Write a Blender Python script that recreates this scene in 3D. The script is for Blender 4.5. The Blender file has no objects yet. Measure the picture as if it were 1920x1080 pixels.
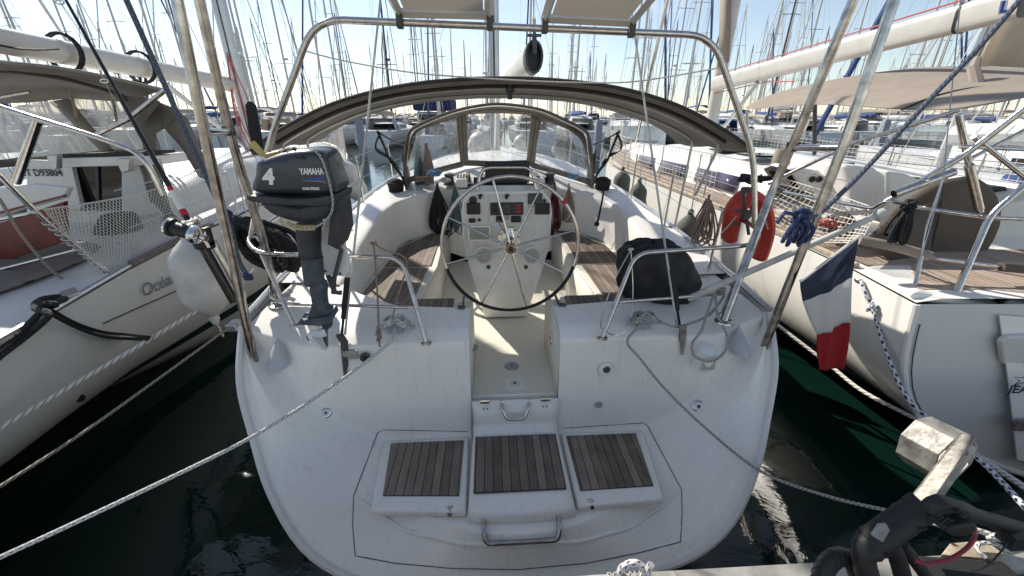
import bpy, math, random
from math import radians as R, sin, cos, pi
from mathutils import Vector as V, Matrix
random.seed(7)
sc = bpy.context.scene
C = sc.collection
# ------------------------------------------------------------------ camera, world, sun, exposure
H = 2.6; FPX = 750.0; PITCH = R(23.4)
cam = bpy.data.objects.new('camera', bpy.data.cameras.new('camera')); C.objects.link(cam)
cam.location = (0, 0, H); cam.rotation_euler = (R(90) - PITCH, 0, 0)
cam.data.sensor_width = 36; cam.data.lens = 36 * FPX / 1920
cam.data.clip_start = 0.02; cam.data.clip_end = 3000
sc.camera = cam
SUN = V((-0.50, 0.57, 0.60)).normalized()
el = math.asin(SUN.z); az = math.atan2(SUN.x, SUN.y)
w = bpy.data.worlds.new("World"); sc.world = w; w.use_nodes = True
nt = w.node_tree; nt.nodes.clear()
sky = nt.nodes.new('ShaderNodeTexSky'); sky.sky_type = 'NISHITA'; sky.sun_disc = False
sky.sun_elevation = el; sky.sun_rotation = az; sky.air_density = 1.0; sky.dust_density = 0.1; sky.ozone_density = 1.5; sky.altitude = 0
bg = nt.nodes.new('ShaderNodeBackground'); bg.inputs[1].default_value = 0.078
wo = nt.nodes.new('ShaderNodeOutputWorld')
hs = nt.nodes.new('ShaderNodeHueSaturation'); hs.inputs['Saturation'].default_value = .76
nt.links.new(sky.outputs[0], hs.inputs['Color']); tcw = nt.nodes.new('ShaderNodeTexCoord'); mpw = nt.nodes.new('ShaderNodeMapping'); mpw.inputs['Scale'].default_value = (1.2, 1.2, 5)
nzw = nt.nodes.new('ShaderNodeTexNoise'); nzw.inputs['Scale'].default_value = 2.2; nzw.inputs['Detail'].default_value = 7; nzw.inputs['Distortion'].default_value = .8
rmw = nt.nodes.new('ShaderNodeMapRange'); rmw.inputs[1].default_value = .48; rmw.inputs[2].default_value = .8; rmw.inputs[3].default_value = 0; rmw.inputs[4].default_value = .45
mxw = nt.nodes.new('ShaderNodeMix'); mxw.data_type = 'RGBA'; mxw.inputs[7].default_value = (7.5, 7.8, 8.2, 1)
nt.links.new(tcw.outputs['Generated'], mpw.inputs[0]); nt.links.new(mpw.outputs[0], nzw.inputs['Vector']); nt.links.new(nzw.outputs['Fac'], rmw.inputs[0]); nt.links.new(rmw.outputs[0], mxw.inputs[0])
nt.links.new(hs.outputs[0], mxw.inputs[6]); nt.links.new(mxw.outputs[2], bg.inputs[0]); nt.links.new(bg.outputs[0], wo.inputs[0])
sl = bpy.data.lights.new('sun', 'SUN'); sl.energy = 3.3; sl.angle = R(0.55); sl.color = (1, .94, .84)
so = bpy.data.objects.new('sun', sl); C.objects.link(so)
so.rotation_euler = SUN.to_track_quat('Z', 'Y').to_euler()
sc.view_settings.view_transform = 'Standard'; sc.view_settings.look = 'None'
sc.view_settings.exposure = 0.92; sc.view_settings.gamma = 1.0

# ------------------------------------------------------------------ materials
def mat(name, col, rough=.5, metal=0, var=.06, scale=6, bump=0, bscale=60, alpha=1, spec=.5, coat=0, ior=1.45, trans=0, sheen=0):
    m = bpy.data.materials.new(name); m.use_nodes = True
    n = m.node_tree; p = n.nodes['Principled BSDF']
    p.inputs['Roughness'].default_value = rough; p.inputs['Metallic'].default_value = metal
    p.inputs['Specular IOR Level'].default_value = spec; p.inputs['IOR'].default_value = ior
    p.inputs['Alpha'].default_value = alpha; p.inputs['Transmission Weight'].default_value = trans
    p.inputs['Coat Weight'].default_value = coat; p.inputs['Sheen Weight'].default_value = sheen
    tc = n.nodes.new('ShaderNodeTexCoord')
    ns = n.nodes.new('ShaderNodeTexNoise'); ns.inputs['Scale'].default_value = scale; ns.inputs['Detail'].default_value = 6
    n.links.new(tc.outputs['Object'], ns.inputs['Vector'])
    rp = n.nodes.new('ShaderNodeValToRGB')
    c = col[:3]
    rp.color_ramp.elements[0].color = tuple(x * (1 - var * 2.2) for x in c) + (1,)
    rp.color_ramp.elements[1].color = tuple(min(1, x * (1 + var)) for x in c) + (1,)
    rp.color_ramp.elements[0].position = .25; rp.color_ramp.elements[1].position = .7
    n.links.new(ns.outputs['Fac'], rp.inputs['Fac']); n.links.new(rp.outputs['Color'], p.inputs['Base Color'])
    if bump:
        nb = n.nodes.new('ShaderNodeTexNoise'); nb.inputs['Scale'].default_value = bscale; nb.inputs['Detail'].default_value = 4
        n.links.new(tc.outputs['Object'], nb.inputs['Vector'])
        b = n.nodes.new('ShaderNodeBump'); b.inputs['Strength'].default_value = bump; b.inputs['Distance'].default_value = .01
        n.links.new(nb.outputs['Fac'], b.inputs['Height']); n.links.new(b.outputs['Normal'], p.inputs['Normal'])
    return m
def mth(n, op, a, b=None, c=None):
    x = n.nodes.new('ShaderNodeMath'); x.operation = op
    for i, q in enumerate((a, b, c)):
        if q is None: continue
        if isinstance(q, (int, float)): x.inputs[i].default_value = q
        else: n.links.new(q, x.inputs[i])
    return x.outputs[0]
def mixc(n, f, a, b):
    x = n.nodes.new('ShaderNodeMix'); x.data_type = 'RGBA'
    if isinstance(f, (int, float)): x.inputs[0].default_value = f
    else: n.links.new(f, x.inputs[0])
    for i, q in ((6, a), (7, b)):
        if isinstance(q, tuple): x.inputs[i].default_value = q + (1,)
        else: n.links.new(q, x.inputs[i])
    return x.outputs[2]
def teak(name, width, axis=0, col=(.09, .066, .05), col2=(.33, .265, .21), caulk=.09, off=0.0):
    m = bpy.data.materials.new(name); m.use_nodes = True; n = m.node_tree; p = n.nodes['Principled BSDF']
    tc = n.nodes.new('ShaderNodeTexCoord'); sp = n.nodes.new('ShaderNodeSeparateXYZ'); n.links.new(tc.outputs['Object'], sp.inputs[0])
    q = mth(n, 'ADD', mth(n, 'DIVIDE', sp.outputs[axis], width), 100 + off)
    fr = mth(n, 'FRACT', q); fl = mth(n, 'FLOOR', q)
    line = mth(n, 'LESS_THAN', fr, caulk)
    wn = n.nodes.new('ShaderNodeTexWhiteNoise'); wn.noise_dimensions = '1D'; n.links.new(fl, wn.inputs['W'])
    mp = n.nodes.new('ShaderNodeMapping'); s = [3, 3, 3]; s[axis] = 90; mp.inputs['Scale'].default_value = s
    n.links.new(tc.outputs['Object'], mp.inputs['Vector'])
    ns = n.nodes.new('ShaderNodeTexNoise'); ns.inputs['Scale'].default_value = 1.6; ns.inputs['Detail'].default_value = 7; ns.inputs['Roughness'].default_value = .65
    n.links.new(mp.outputs[0], ns.inputs['Vector'])
    st = n.nodes.new('ShaderNodeTexNoise'); st.inputs['Scale'].default_value = 9; st.inputs['Detail'].default_value = 3
    n.links.new(tc.outputs['Object'], st.inputs['Vector'])
    f = mth(n, 'ADD', mth(n, 'MULTIPLY', ns.outputs['Fac'], .9), mth(n, 'MULTIPLY', wn.outputs['Value'], .55))
    f = mth(n, 'SUBTRACT', mth(n, 'ADD', f, mth(n, 'MULTIPLY', st.outputs['Fac'], .6)), .60)
    f = mth(n, 'MULTIPLY', f, 1.0)
    cl = mixc(n, f, col, col2)
    cl = mixc(n, line, cl, (.012, .012, .012))
    n.links.new(cl, p.inputs['Base Color'])
    p.inputs['Roughness'].default_value = .75
    b = n.nodes.new('ShaderNodeBump'); b.inputs['Strength'].default_value = .35; b.inputs['Distance'].default_value = .004
    h = mth(n, 'SUBTRACT', mth(n, 'MULTIPLY', ns.outputs['Fac'], .6), mth(n, 'MULTIPLY', line, .8))
    n.links.new(h, b.inputs['Height']); n.links.new(b.outputs[0], p.inputs['Normal'])
    return m
def rope_mat(name, base, fleck, amount=.35, turns=3, pitch=.03, laid=False):
    m = bpy.data.materials.new(name); m.use_nodes = True; n = m.node_tree; p = n.nodes['Principled BSDF']
    uv = n.nodes.new('ShaderNodeUVMap'); sp = n.nodes.new('ShaderNodeSeparateXYZ'); n.links.new(uv.outputs[0], sp.inputs[0])
    a = mth(n, 'FRACT', mth(n, 'ADD', mth(n, 'MULTIPLY', sp.outputs[0], turns), mth(n, 'DIVIDE', sp.outputs[1], pitch)))
    c2 = mth(n, 'FRACT', mth(n, 'SUBTRACT', mth(n, 'MULTIPLY', sp.outputs[0], turns), mth(n, 'DIVIDE', sp.outputs[1], pitch * 1.13)))
    f1 = mth(n, 'LESS_THAN', a, amount)
    if not laid: f1 = mth(n, 'MULTIPLY', f1, mth(n, 'LESS_THAN', c2, .55))
    n.links.new(mixc(n, f1, base, fleck), p.inputs['Base Color'])
    p.inputs['Roughness'].default_value = .85
    b = n.nodes.new('ShaderNodeBump'); b.inputs['Strength'].default_value = .8; b.inputs['Distance'].default_value = .004
    h = mth(n, 'ABSOLUTE', mth(n, 'SUBTRACT', a, .5))
    n.links.new(h, b.inputs['Height']); n.links.new(b.outputs[0], p.inputs['Normal'])
    return m
def gelcoat(name, col, rough=.32, streak=.5):
    m = bpy.data.materials.new(name); m.use_nodes = True; n = m.node_tree; p = n.nodes['Principled BSDF']
    tc = n.nodes.new('ShaderNodeTexCoord')
    def noise(scale, sc3, det=6):
        mp = n.nodes.new('ShaderNodeMapping'); mp.inputs['Scale'].default_value = sc3; n.links.new(tc.outputs['Object'], mp.inputs['Vector'])
        x = n.nodes.new('ShaderNodeTexNoise'); x.inputs['Scale'].default_value = scale; x.inputs['Detail'].default_value = det
        x.inputs['Roughness'].default_value = .6; n.links.new(mp.outputs[0], x.inputs['Vector']); return x.outputs['Fac']
    a = noise(1.6, (1, 1, 1)); s = noise(5, (6, 6, .5)); f = noise(90, (1, 1, 1), 2); g = noise(11, (1, 1, 1), 9)
    d = tuple(x * y for x, y in zip(col, (.80, .78, .74)))
    k = mth(n, 'MULTIPLY', mth(n, 'MAXIMUM', mth(n, 'SUBTRACT', s, .55), 0), 2.0 * streak)
    cl = mixc(n, mth(n, 'MULTIPLY', a, .35), col, d); cl = mixc(n, k, cl, tuple(x * .72 for x in d))
    sp = mth(n, 'MULTIPLY', mth(n, 'MAXIMUM', mth(n, 'SUBTRACT', g, .69), 0), 3.0)
    cl = mixc(n, sp, cl, (.33, .30, .26))
    n.links.new(cl, p.inputs['Base Color'])
    n.links.new(mth(n, 'ADD', mth(n, 'MULTIPLY', a, .25), rough - .1), p.inputs['Roughness'])
    b = n.nodes.new('ShaderNodeBump'); b.inputs['Strength'].default_value = .12; b.inputs['Distance'].default_value = .002
    n.links.new(f, b.inputs['Height']); n.links.new(b.outputs[0], p.inputs['Normal'])
    return m
GEL = gelcoat('white_gelcoat', (.86, .835, .785), .26, .8)
CREAM = gelcoat('cream_nonskid', (.76, .73, .64), .5)
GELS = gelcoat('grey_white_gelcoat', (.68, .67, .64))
GREYP = mat('grey_plastic', (.32, .34, .38), .45)
STEEL = mat('stainless_steel', (.62, .58, .54), .12, 1, .12, 30, .05, 200)
DSTEEL = mat('dull_stainless', (.47, .445, .42), .13, 1, .25, 18, .05, 200)
ALU = mat('anodised_aluminium', (.52, .53, .54), .35, .85, .06)
ALUP = mat('white_aluminium', (.58, .55, .50), .35, .1, .05)
ALUR = mat('raw_aluminium', (.36, .335, .30), .55, .45, .3, 14, .3, 60)
BLACK = mat('black_plastic', (.015, .015, .016), .4)
BLACKR = mat('black_rubber', (.02, .02, .02), .75, bump=.3)
TAUPE = mat('taupe_canvas', (.175, .155, .13), .85, 0, .1, 8, .25, 30, sheen=.2)
TAUPEL = mat('light_taupe_canvas', (.22, .20, .175), .85, 0, .1, 8, .25, 30)
TAUPED = mat('dark_piping', (.05, .044, .04), .85)
SAND = mat('sand_canvas', (.36, .305, .25), .85, 0, .06, 4, .25, 20)
BROWN = mat('brown_canvas', (.115, .09, .07), .85, 0, .1, 5, .3, 20)
BLKC = mat('black_cloth', (.012, .012, .014), .55, 0, .2, 9, .9, 9)
TEAK = teak('weathered_teak', .052, 0)
TEAK2 = teak('weathered_teak_neighbour', .055, 0, (.15, .12, .10), (.24, .20, .17))
TEAKL = teak('bleached_teak', .06, 0, (.30, .22, .16), (.50, .40, .32), .07)
WOOD = mat('grey_wood_rail', (.20, .17, .15), .8, 0, .25, 25, .4, 60)
TIMB = mat('bleached_timber', (.46, .38, .28), .8, 0, .2, 20, .3, 60)
MAHO = mat('mahogany', (.14, .018, .008), .35, 0, .2, 8)
RED = mat('red_pvc', (.50, .045, .03), .5, 0, .12, 8, .2, 12)
REDP = mat('red_paint', (.5, .02, .02), .4)
BLUEG = mat('navy_enamel', (.036, .042, .056), .28, 0, .12, 5, coat=.25)
BLUEG2 = mat('grey_blue_cowl', (.040, .043, .052), .5, 0, .25, 12)
LEG = mat('grey_blue_leg', (.065, .078, .10), .45, 0, .25, 14, .1, 50)
WHT = mat('white_paint', (.80, .80, .78), .45)
GREYW = mat('grey_white_paint', (.55, .55, .52), .5, 0, .2)
DGREY = mat('dark_grey', (.07, .07, .075), .5)
GREEN = mat('dark_green_stripe', (.008, .035, .028), .4)
NAVY = mat('navy_canvas', (.015, .025, .09), .8)
BLUEC = mat('blue_canvas', (.035, .07, .20), .8)
PVC = mat('fender_vinyl', (.60, .58, .55), .5, 0, .12, 7, .05, 40)
PVCG = mat('olive_fender_cover', (.12, .13, .11), .8, 0, .15, 9, .3, 60)
BRONZE = mat('bronze', (.50, .32, .20), .3, 1)
DARKGL = mat('smoked_acrylic', (.012, .010, .009), .06, 0, .3, 3, spec=.6)
PURP = mat('tinted_window', (.10, .085, .13), .05, 0, .3, 3)
SCREEN = mat('instrument_face', (.03, .032, .035), .15)
REDI = mat('red_lettering', (.35, .05, .04), .5)
BLUI = mat('blue_lettering', (.01, .07, .38), .5)
PANEL = mat('panel_backsheet', (.70, .69, .65), .5, 0, .04, 3)
n_ = PANEL.node_tree; tr_ = n_.nodes.new('ShaderNodeBsdfTranslucent'); tr_.inputs[0].default_value = (.62, .58, .52, 1); mx_ = n_.nodes.new('ShaderNodeMixShader'); mx_.inputs[0].default_value = .35
n_.links.new(n_.nodes['Principled BSDF'].outputs[0], mx_.inputs[1]); n_.links.new(tr_.outputs[0], mx_.inputs[2]); n_.links.new(mx_.outputs[0], n_.nodes['Material Output'].inputs[0])
SAILC = mat('sailcloth', (.62, .56, .47), .8, 0, .08, 5, .3, 12)
FLB = mat('flag_blue', (.085, .105, .155), .85, 0, .35, 8, .4, 20)
FLW = mat('flag_white', (.74, .73, .72), .85, 0, .06, 8, .3, 20)
FLR = mat('flag_red', (.42, .03, .035), .85, 0, .12, 8, .3, 20)
CORK = mat('sticky_pale_plastic', (.50, .47, .38), .4, 0, .15, 20)
YEL = mat('yellow_hose', (.55, .42, .15), .5)
CANV = mat('ochre_cloth', (.30, .25, .16), .9, 0, .3, 12, .6, 40)
SCOOT = mat('matt_black_enamel', (.018, .017, .018), .55, 0, .2, 20, .1, 80)
REFL = mat('grey_reflector', (.35, .35, .38), .2, .3, .1, 50, .5, 400)
REDC = mat('red_cable', (.28, .03, .05), .45)
CONC = mat('quay_aluminium', (.50, .47, .42), .5, .4, .2, 8, .2, 50)
CHROME = mat('chrome', (.75, .75, .74), .1, 1, .05)
SKEG = mat('pale_blue_hull', (.54, .60, .62), .4)
R_W = rope_mat('white_rope_grey_flecks', (.62, .60, .57), (.10, .11, .13), .3)
R_G = rope_mat('grey_green_fleck_rope', (.40, .39, .36), (.09, .10, .09), .45, 2, .02)
R_L = rope_mat('laid_white_rope', (.62, .59, .54), (.28, .26, .23), .3, 3, .05, True)
R_L2 = rope_mat('laid_old_rope', (.30, .27, .22), (.12, .10, .08), .35, 3, .04, True)
R_N = rope_mat('navy_white_rope', (.62, .62, .64), (.02, .03, .10), .6, 2, .06)
R_B = rope_mat('blue_rope', (.025, .04, .11), (.06, .09, .18), .4)
R_SL = rope_mat('slate_blue_rope', (.07, .085, .12), (.14, .155, .20), .4)
R_K = rope_mat('black_rope', (.012, .012, .013), (.03, .03, .03), .5)
R_T = rope_mat('tan_rope', (.33, .25, .19), (.12, .05, .04), .45, 2, .02)
R_TE = rope_mat('teal_rope', (.06, .13, .15), (.25, .28, .28), .3, 2, .02)
R_R = rope_mat('dark_red_rope', (.13, .015, .02), (.05, .01, .01), .5)
R_RD = rope_mat('red_line', (.5, .08, .06), (.6, .5, .48), .3)
R_BR = rope_mat('bright_blue_rope', (.08, .28, .55), (.6, .65, .7), .35)
R_WT = rope_mat('plain_white_line', (.55, .54, .50), (.40, .39, .37), .3)
NET = mat('white_net_twine', (.62, .59, .53), .85)
def clear_mat(name, col, a0, a1, rough=.12):
    m = mat(name, col, rough, 0, .1, 4)
    n = m.node_tree; p = n.nodes['Principled BSDF']; tc = n.nodes['Texture Coordinate']
    mp = n.nodes.new('ShaderNodeMapping'); mp.inputs['Scale'].default_value = (5, 5, 1.2); n.links.new(tc.outputs['Object'], mp.inputs[0])
    x = n.nodes.new('ShaderNodeTexNoise'); x.inputs['Scale'].default_value = 2.2; x.inputs['Detail'].default_value = 8; x.inputs['Roughness'].default_value = .62; x.inputs['Distortion'].default_value = 1.2
    n.links.new(mp.outputs[0], x.inputs['Vector'])
    mr = n.nodes.new('ShaderNodeMapRange'); mr.inputs[1].default_value = .4; mr.inputs[2].default_value = .72; mr.inputs[3].default_value = a0; mr.inputs[4].default_value = a1
    n.links.new(x.outputs['Fac'], mr.inputs[0]); n.links.new(mr.outputs[0], p.inputs['Alpha'])
    b = n.nodes.new('ShaderNodeBump'); b.inputs['Strength'].default_value = .5; b.inputs['Distance'].default_value = .02
    n.links.new(x.outputs['Fac'], b.inputs['Height']); n.links.new(b.outputs[0], p.inputs['Normal'])
    return m
CLEAR = clear_mat('clear_vinyl', (.70, .74, .78), .22, .62)
CLEAR2 = clear_mat('crumpled_clear_vinyl', (.74, .74, .72), .55, .95)
def transl(m, f, col):
    n = m.node_tree; t = n.nodes.new('ShaderNodeBsdfTranslucent'); t.inputs[0].default_value = col + (1,); x = n.nodes.new('ShaderNodeMixShader'); x.inputs[0].default_value = f
    n.links.new(n.nodes['Principled BSDF'].outputs[0], x.inputs[1]); n.links.new(t.outputs[0], x.inputs[2]); n.links.new(x.outputs[0], n.nodes['Material Output'].inputs[0])
transl(FLB, .55, (.22, .25, .33)); transl(FLW, .4, (.75, .73, .70)); transl(FLR, .4, (.6, .04, .04)); transl(SAILC, .5, (.75, .66, .54)); transl(TAUPE, .07, (.28, .24, .20)); transl(SAND, .15, (.5, .40, .30))
# water
WAT = bpy.data.materials.new('harbour_water'); WAT.use_nodes = True
n = WAT.node_tree; p = n.nodes['Principled BSDF']
p.inputs['Base Color'].default_value = (.003, .015, .0115, 1); p.inputs['Roughness'].default_value = .02; p.inputs['IOR'].default_value = 1.42
tc = n.nodes.new('ShaderNodeTexCoord')
a = n.nodes.new('ShaderNodeTexNoise'); a.inputs['Scale'].default_value = 2.6; a.inputs['Detail'].default_value = 5; a.inputs['Distortion'].default_value = .6
b_ = n.nodes.new('ShaderNodeTexNoise'); b_.inputs['Scale'].default_value = .55; b_.inputs['Detail'].default_value = 2
mp = n.nodes.new('ShaderNodeMapping'); mp.inputs['Scale'].default_value = (1, 1.5, 1)
n.links.new(tc.outputs['Object'], mp.inputs[0]); n.links.new(mp.outputs[0], a.inputs['Vector']); n.links.new(mp.outputs[0], b_.inputs['Vector'])
sp = n.nodes.new('ShaderNodeSeparateXYZ'); n.links.new(tc.outputs['Object'], sp.inputs[0])
mr = n.nodes.new('ShaderNodeMapRange'); mr.inputs[1].default_value = 3; mr.inputs[2].default_value = 16; mr.inputs[3].default_value = .05; mr.inputs[4].default_value = .75
n.links.new(sp.outputs[1], mr.inputs[0])
b = n.nodes.new('ShaderNodeBump'); b.inputs['Distance'].default_value = .12
n.links.new(mr.outputs[0], b.inputs['Strength'])
n.links.new(mth(n, 'ADD', a.outputs['Fac'], mth(n, 'MULTIPLY', b_.outputs['Fac'], 1.5)), b.inputs['Height']); n.links.new(b.outputs[0], p.inputs['Normal'])

# ------------------------------------------------------------------ geometry helpers
class Frame:                                            # a boat's own axes: X to starboard, Y forward, Z up
    def __init__(s, x=0, y=0, deg=0): s.m = Matrix.Translation((x, y, 0)) @ Matrix.Rotation(R(deg), 4, 'Z'); s.i = s.m.inverted()
    def P(s, u, v, x=None, y=None, z=None):             # a measured pixel on a known plane -> a point in these axes
        a = (u - 960) / FPX; b = (v - 540) / FPX; c_, s_ = cos(PITCH), sin(PITCH)
        d = s.i.to_3x3() @ V((a, c_ - b * s_, -s_ - b * c_)); o = s.i @ V((0, 0, H))
        t = (x - o.x) / d.x if x is not None else (y - o.y) / d.y if y is not None else (z - o.z) / d.z
        return o + d * t
W = Frame(); M = Frame(.14, 0, 3.2); CF = M
ROOT = {}
class MB:
    def __init__(s): s.v = []; s.f = []; s.uv = []; s.sm = []
    def face(s, ids, uv=None, sm=True): s.f.append(tuple(ids)); s.uv.append(uv); s.sm.append(sm)
    def grid(s, rows, closed_u=False, closed_v=False, sm=True, flip=False):
        b = len(s.v); n = len(rows); m_ = len(rows[0])
        for r in rows: s.v += [V(p) for p in r]
        for i in range(n if closed_v else n - 1):
            for j in range(m_ if closed_u else m_ - 1):
                i2 = (i + 1) % n; j2 = (j + 1) % m_
                q = [b + i * m_ + j, b + i * m_ + j2, b + i2 * m_ + j2, b + i2 * m_ + j]
                if flip: q.reverse()
                s.face(q, None, sm)
        return s
    def tube(s, pts, r, k=8, closed=False, caps=True, flat=1.0):
        pts = [V(p) for p in pts]; n = len(pts)
        if n < 2: return s
        rs = r if isinstance(r, (list, tuple)) else [r] * n
        b = len(s.v); L = 0; Ls = [0]
        for i in range(1, n): L += (pts[i] - pts[i - 1]).length; Ls.append(L)
        t0 = (pts[1] - pts[0]).normalized()
        up = V((0, 0, 1)) if abs(t0.z) < .9 else V((1, 0, 0))
        nrm = (up - t0 * up.dot(t0)).normalized()
        for i in range(n):
            if closed: t = (pts[(i + 1) % n] - pts[i - 1])
            else: t = (pts[min(i + 1, n - 1)] - pts[max(i - 1, 0)])
            if t.length < 1e-9: t = t0
            t.normalize()
            nrm = nrm - t * nrm.dot(t)
            if nrm.length < 1e-6: nrm = t.orthogonal()
            nrm.normalize(); bn = t.cross(nrm)
            for j in range(k):
                a = 2 * pi * j / k
                s.v.append(pts[i] + (nrm * cos(a) * flat + bn * sin(a)) * rs[i])
        for i in range(n if closed else n - 1):
            i2 = (i + 1) % n
            l0, l1 = Ls[i], (Ls[i2] if i2 else L + (pts[0] - pts[-1]).length)
            for j in range(k):
                j2 = (j + 1) % k
                s.face((b + i * k + j, b + i * k + j2, b + i2 * k + j2, b + i2 * k + j), ((j / k, l0), ((j + 1) / k, l0), ((j + 1) / k, l1), (j / k, l1)))
        if caps and not closed:
            s.face([b + j for j in range(k)][::-1], None, False); s.face([b + (n - 1) * k + j for j in range(k)], None, False)
        return s
    def box(s, c, d, rot=None):
        c = V(c); b = len(s.v); Rm = rot or Matrix.Identity(3)
        for x in (-.5, .5):
            for y in (-.5, .5):
                for z in (-.5, .5): s.v.append(c + Rm @ V((x * d[0], y * d[1], z * d[2])))
        for q in ((0, 1, 3, 2), (4, 6, 7, 5), (0, 4, 5, 1), (2, 3, 7, 6), (0, 2, 6, 4), (1, 5, 7, 3)): s.face([b + i for i in q], None, False)
        return s
    def prism(s, poly, off, sm=False):                 # a polygon of 3D points pushed along a vector
        b = len(s.v); n = len(poly); off = V(off)
        s.v += [V(p) for p in poly] + [V(p) + off for p in poly]
        s.face([b + i for i in range(n)][::-1], None, False); s.face([b + n + i for i in range(n)], None, False)
        for i in range(n):
            j = (i + 1) % n; s.face((b + i, b + j, b + n + j, b + n + i), None, sm)
        return s
    def lathe(s, prof, c, axis=(0, 0, 1), k=20, caps=True):   # prof: (radius, height) pairs
        c = V(c); ax = V(axis).normalized(); q = V((0, 0, 1)).rotation_difference(ax).to_matrix()
        b = len(s.v)
        for r, h in prof:
            for j in range(k): s.v.append(c + q @ V((r * cos(2 * pi * j / k), r * sin(2 * pi * j / k), h)))
        for i in range(len(prof) - 1):
            for j in range(k):
                j2 = (j + 1) % k; s.face((b + i * k + j, b + i * k + j2, b + (i + 1) * k + j2, b + (i + 1) * k + j))
        if caps:
            s.face([b + j for j in range(k)][::-1], None, False); s.face([b + (len(prof) - 1) * k + j for j in range(k)], None, False)
        return s
def mesh_from(mb, name, mt, xf):
    me = bpy.data.meshes.new(name)
    me.from_pydata([xf @ p for p in mb.v], [], mb.f)
    if any(u is not None for u in mb.uv):
        ul = me.uv_layers.new(name='UVMap'); k = 0
        for fi, f in enumerate(mb.f):
            for j in range(len(f)):
                if mb.uv[fi]: ul.data[k].uv = mb.uv[fi][j]
                k += 1
    for pl, s_ in zip(me.polygons, mb.sm): pl.use_smooth = s_
    me.set_sharp_from_angle(angle=R(38))
    if mt: me.materials.append(mt)
    return me
def mods(o, solid=0, bevel=0, sub=0, off=0):
    if solid:
        m = o.modifiers.new('solid', 'SOLIDIFY'); m.thickness = solid; m.offset = off
    if bevel:
        m = o.modifiers.new('bevel', 'BEVEL'); m.width = bevel; m.segments = 3; m.limit_method = 'ANGLE'; m.angle_limit = R(35)
    if sub:
        m = o.modifiers.new('sub', 'SUBSURF'); m.levels = sub; m.render_levels = sub
def thing(name, label, cat, loc=(0, 0, 0), group=None, frame=None):
    f = frame or CF; o = bpy.data.objects.new(name, None); C.objects.link(o); o.empty_display_size = .1
    m_ = f.m @ Matrix.Translation(loc); o.matrix_world = m_
    o.location = m_.to_translation(); o.rotation_euler = m_.to_euler()
    o['label'] = label; o['category'] = cat
    if group: o['group'] = group
    ROOT[o] = m_; return o
def part(name, mb, mt, parent, label=None, solid=0, bevel=0, sub=0, off=0, frame=None, stuff=False):
    root = parent
    while root.parent: root = root.parent
    xf = ROOT[root].inverted() @ (frame or CF).m
    o = bpy.data.objects.new(name, mesh_from(mb, name, mt, xf)); C.objects.link(o); o.parent = parent
    if label: o['label'] = label
    if stuff: o['kind'] = 'stuff'
    mods(o, solid, bevel, sub, off); return o
def comps(mb):
    par = list(range(len(mb.v)))
    def fd(a):
        while par[a] != a: par[a] = par[par[a]]; a = par[a]
        return a
    for f in mb.f:
        for q in f[1:]: par[fd(q)] = fd(f[0])
    out = {}
    for i, f in enumerate(mb.f): out.setdefault(fd(f[0]), []).append(i)
    res = []
    for fs in out.values():
        n = MB(); mp = {}
        for i in fs:
            ids = []
            for q in mb.f[i]:
                if q not in mp: mp[q] = len(n.v); n.v.append(mb.v[q])
                ids.append(mp[q])
            n.face(ids, mb.uv[i], mb.sm[i])
        res.append(n)
    return res
def parts(name, mb, mt, parent, **k):                  # every separate piece an object of its own
    return [part(name, c, mt, parent, **k) for c in comps(mb)][0]
def solo(name, mb, mt, label, cat, group=None, solid=0, bevel=0, sub=0, off=0, frame=None, kind=None):
    ps = [(frame or CF).m @ p for p in mb.v]
    c = V((sum(p.x for p in ps) / len(ps), sum(p.y for p in ps) / len(ps), min(p.z for p in ps)))
    o = bpy.data.objects.new(name, mesh_from(mb, name, mt, Matrix.Translation(-c) @ (frame or CF).m)); C.objects.link(o); o.location = c
    ROOT[o] = Matrix.Translation(c)
    if kind: o['kind'] = kind
    if label: o['label'] = label
    if cat: o['category'] = cat
    if group: o['group'] = group
    mods(o, solid, bevel, sub, off); return o
def smooth(pts, k=6, closed=False):
    pts = [V(p) for p in pts]; n = len(pts); out = []
    for i in range(n if closed else n - 1):
        if closed: p0, p1, p2, p3 = pts[i - 1], pts[i], pts[(i + 1) % n], pts[(i + 2) % n]
        else: p0, p1, p2, p3 = pts[max(i - 1, 0)], pts[i], pts[i + 1], pts[min(i + 2, n - 1)]
        for j in range(k):
            t = j / k
            out.append(.5 * ((2 * p1) + (-p0 + p2) * t + (2 * p0 - 5 * p1 + 4 * p2 - p3) * t * t + (-p0 + 3 * p1 - 3 * p2 + p3) * t ** 3))
    if not closed: out.append(pts[-1])
    return out
def bend(pts, r=.06, k=5):                              # straight runs with rounded corners
    pts = [V(p) for p in pts]; out = [pts[0]]
    for i in range(1, len(pts) - 1):
        a, b, c = pts[i - 1], pts[i], pts[i + 1]
        la, lc = (a - b).length, (c - b).length; q = min(r, la * .45, lc * .45)
        s = b + (a - b) * (q / la); e = b + (c - b) * (q / lc)
        for j in range(k + 1):
            t = j / k; out.append(s * (1 - t) ** 2 + b * 2 * t * (1 - t) + e * t * t)
    out.append(pts[-1]); return out
def sag(a, b, d, k=14): 
    a, b = V(a), V(b); return [a.lerp(b, i / k) - V((0, 0, d * 4 * (i / k) * (1 - i / k))) for i in range(k + 1)]
def lerp(a, b, t): return a + (b - a) * t
def itp(x, tab):
    if x <= tab[0][0]: return tab[0][1:] if len(tab[0]) > 2 else tab[0][1]
    for p, q in zip(tab, tab[1:]):
        if x <= q[0]:
            t = (x - p[0]) / (q[0] - p[0])
            r = tuple(lerp(a, b, t) for a, b in zip(p[1:], q[1:])); return r if len(r) > 1 else r[0]
    r = tab[-1][1:]; return r if len(r) > 1 else r[0]
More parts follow.
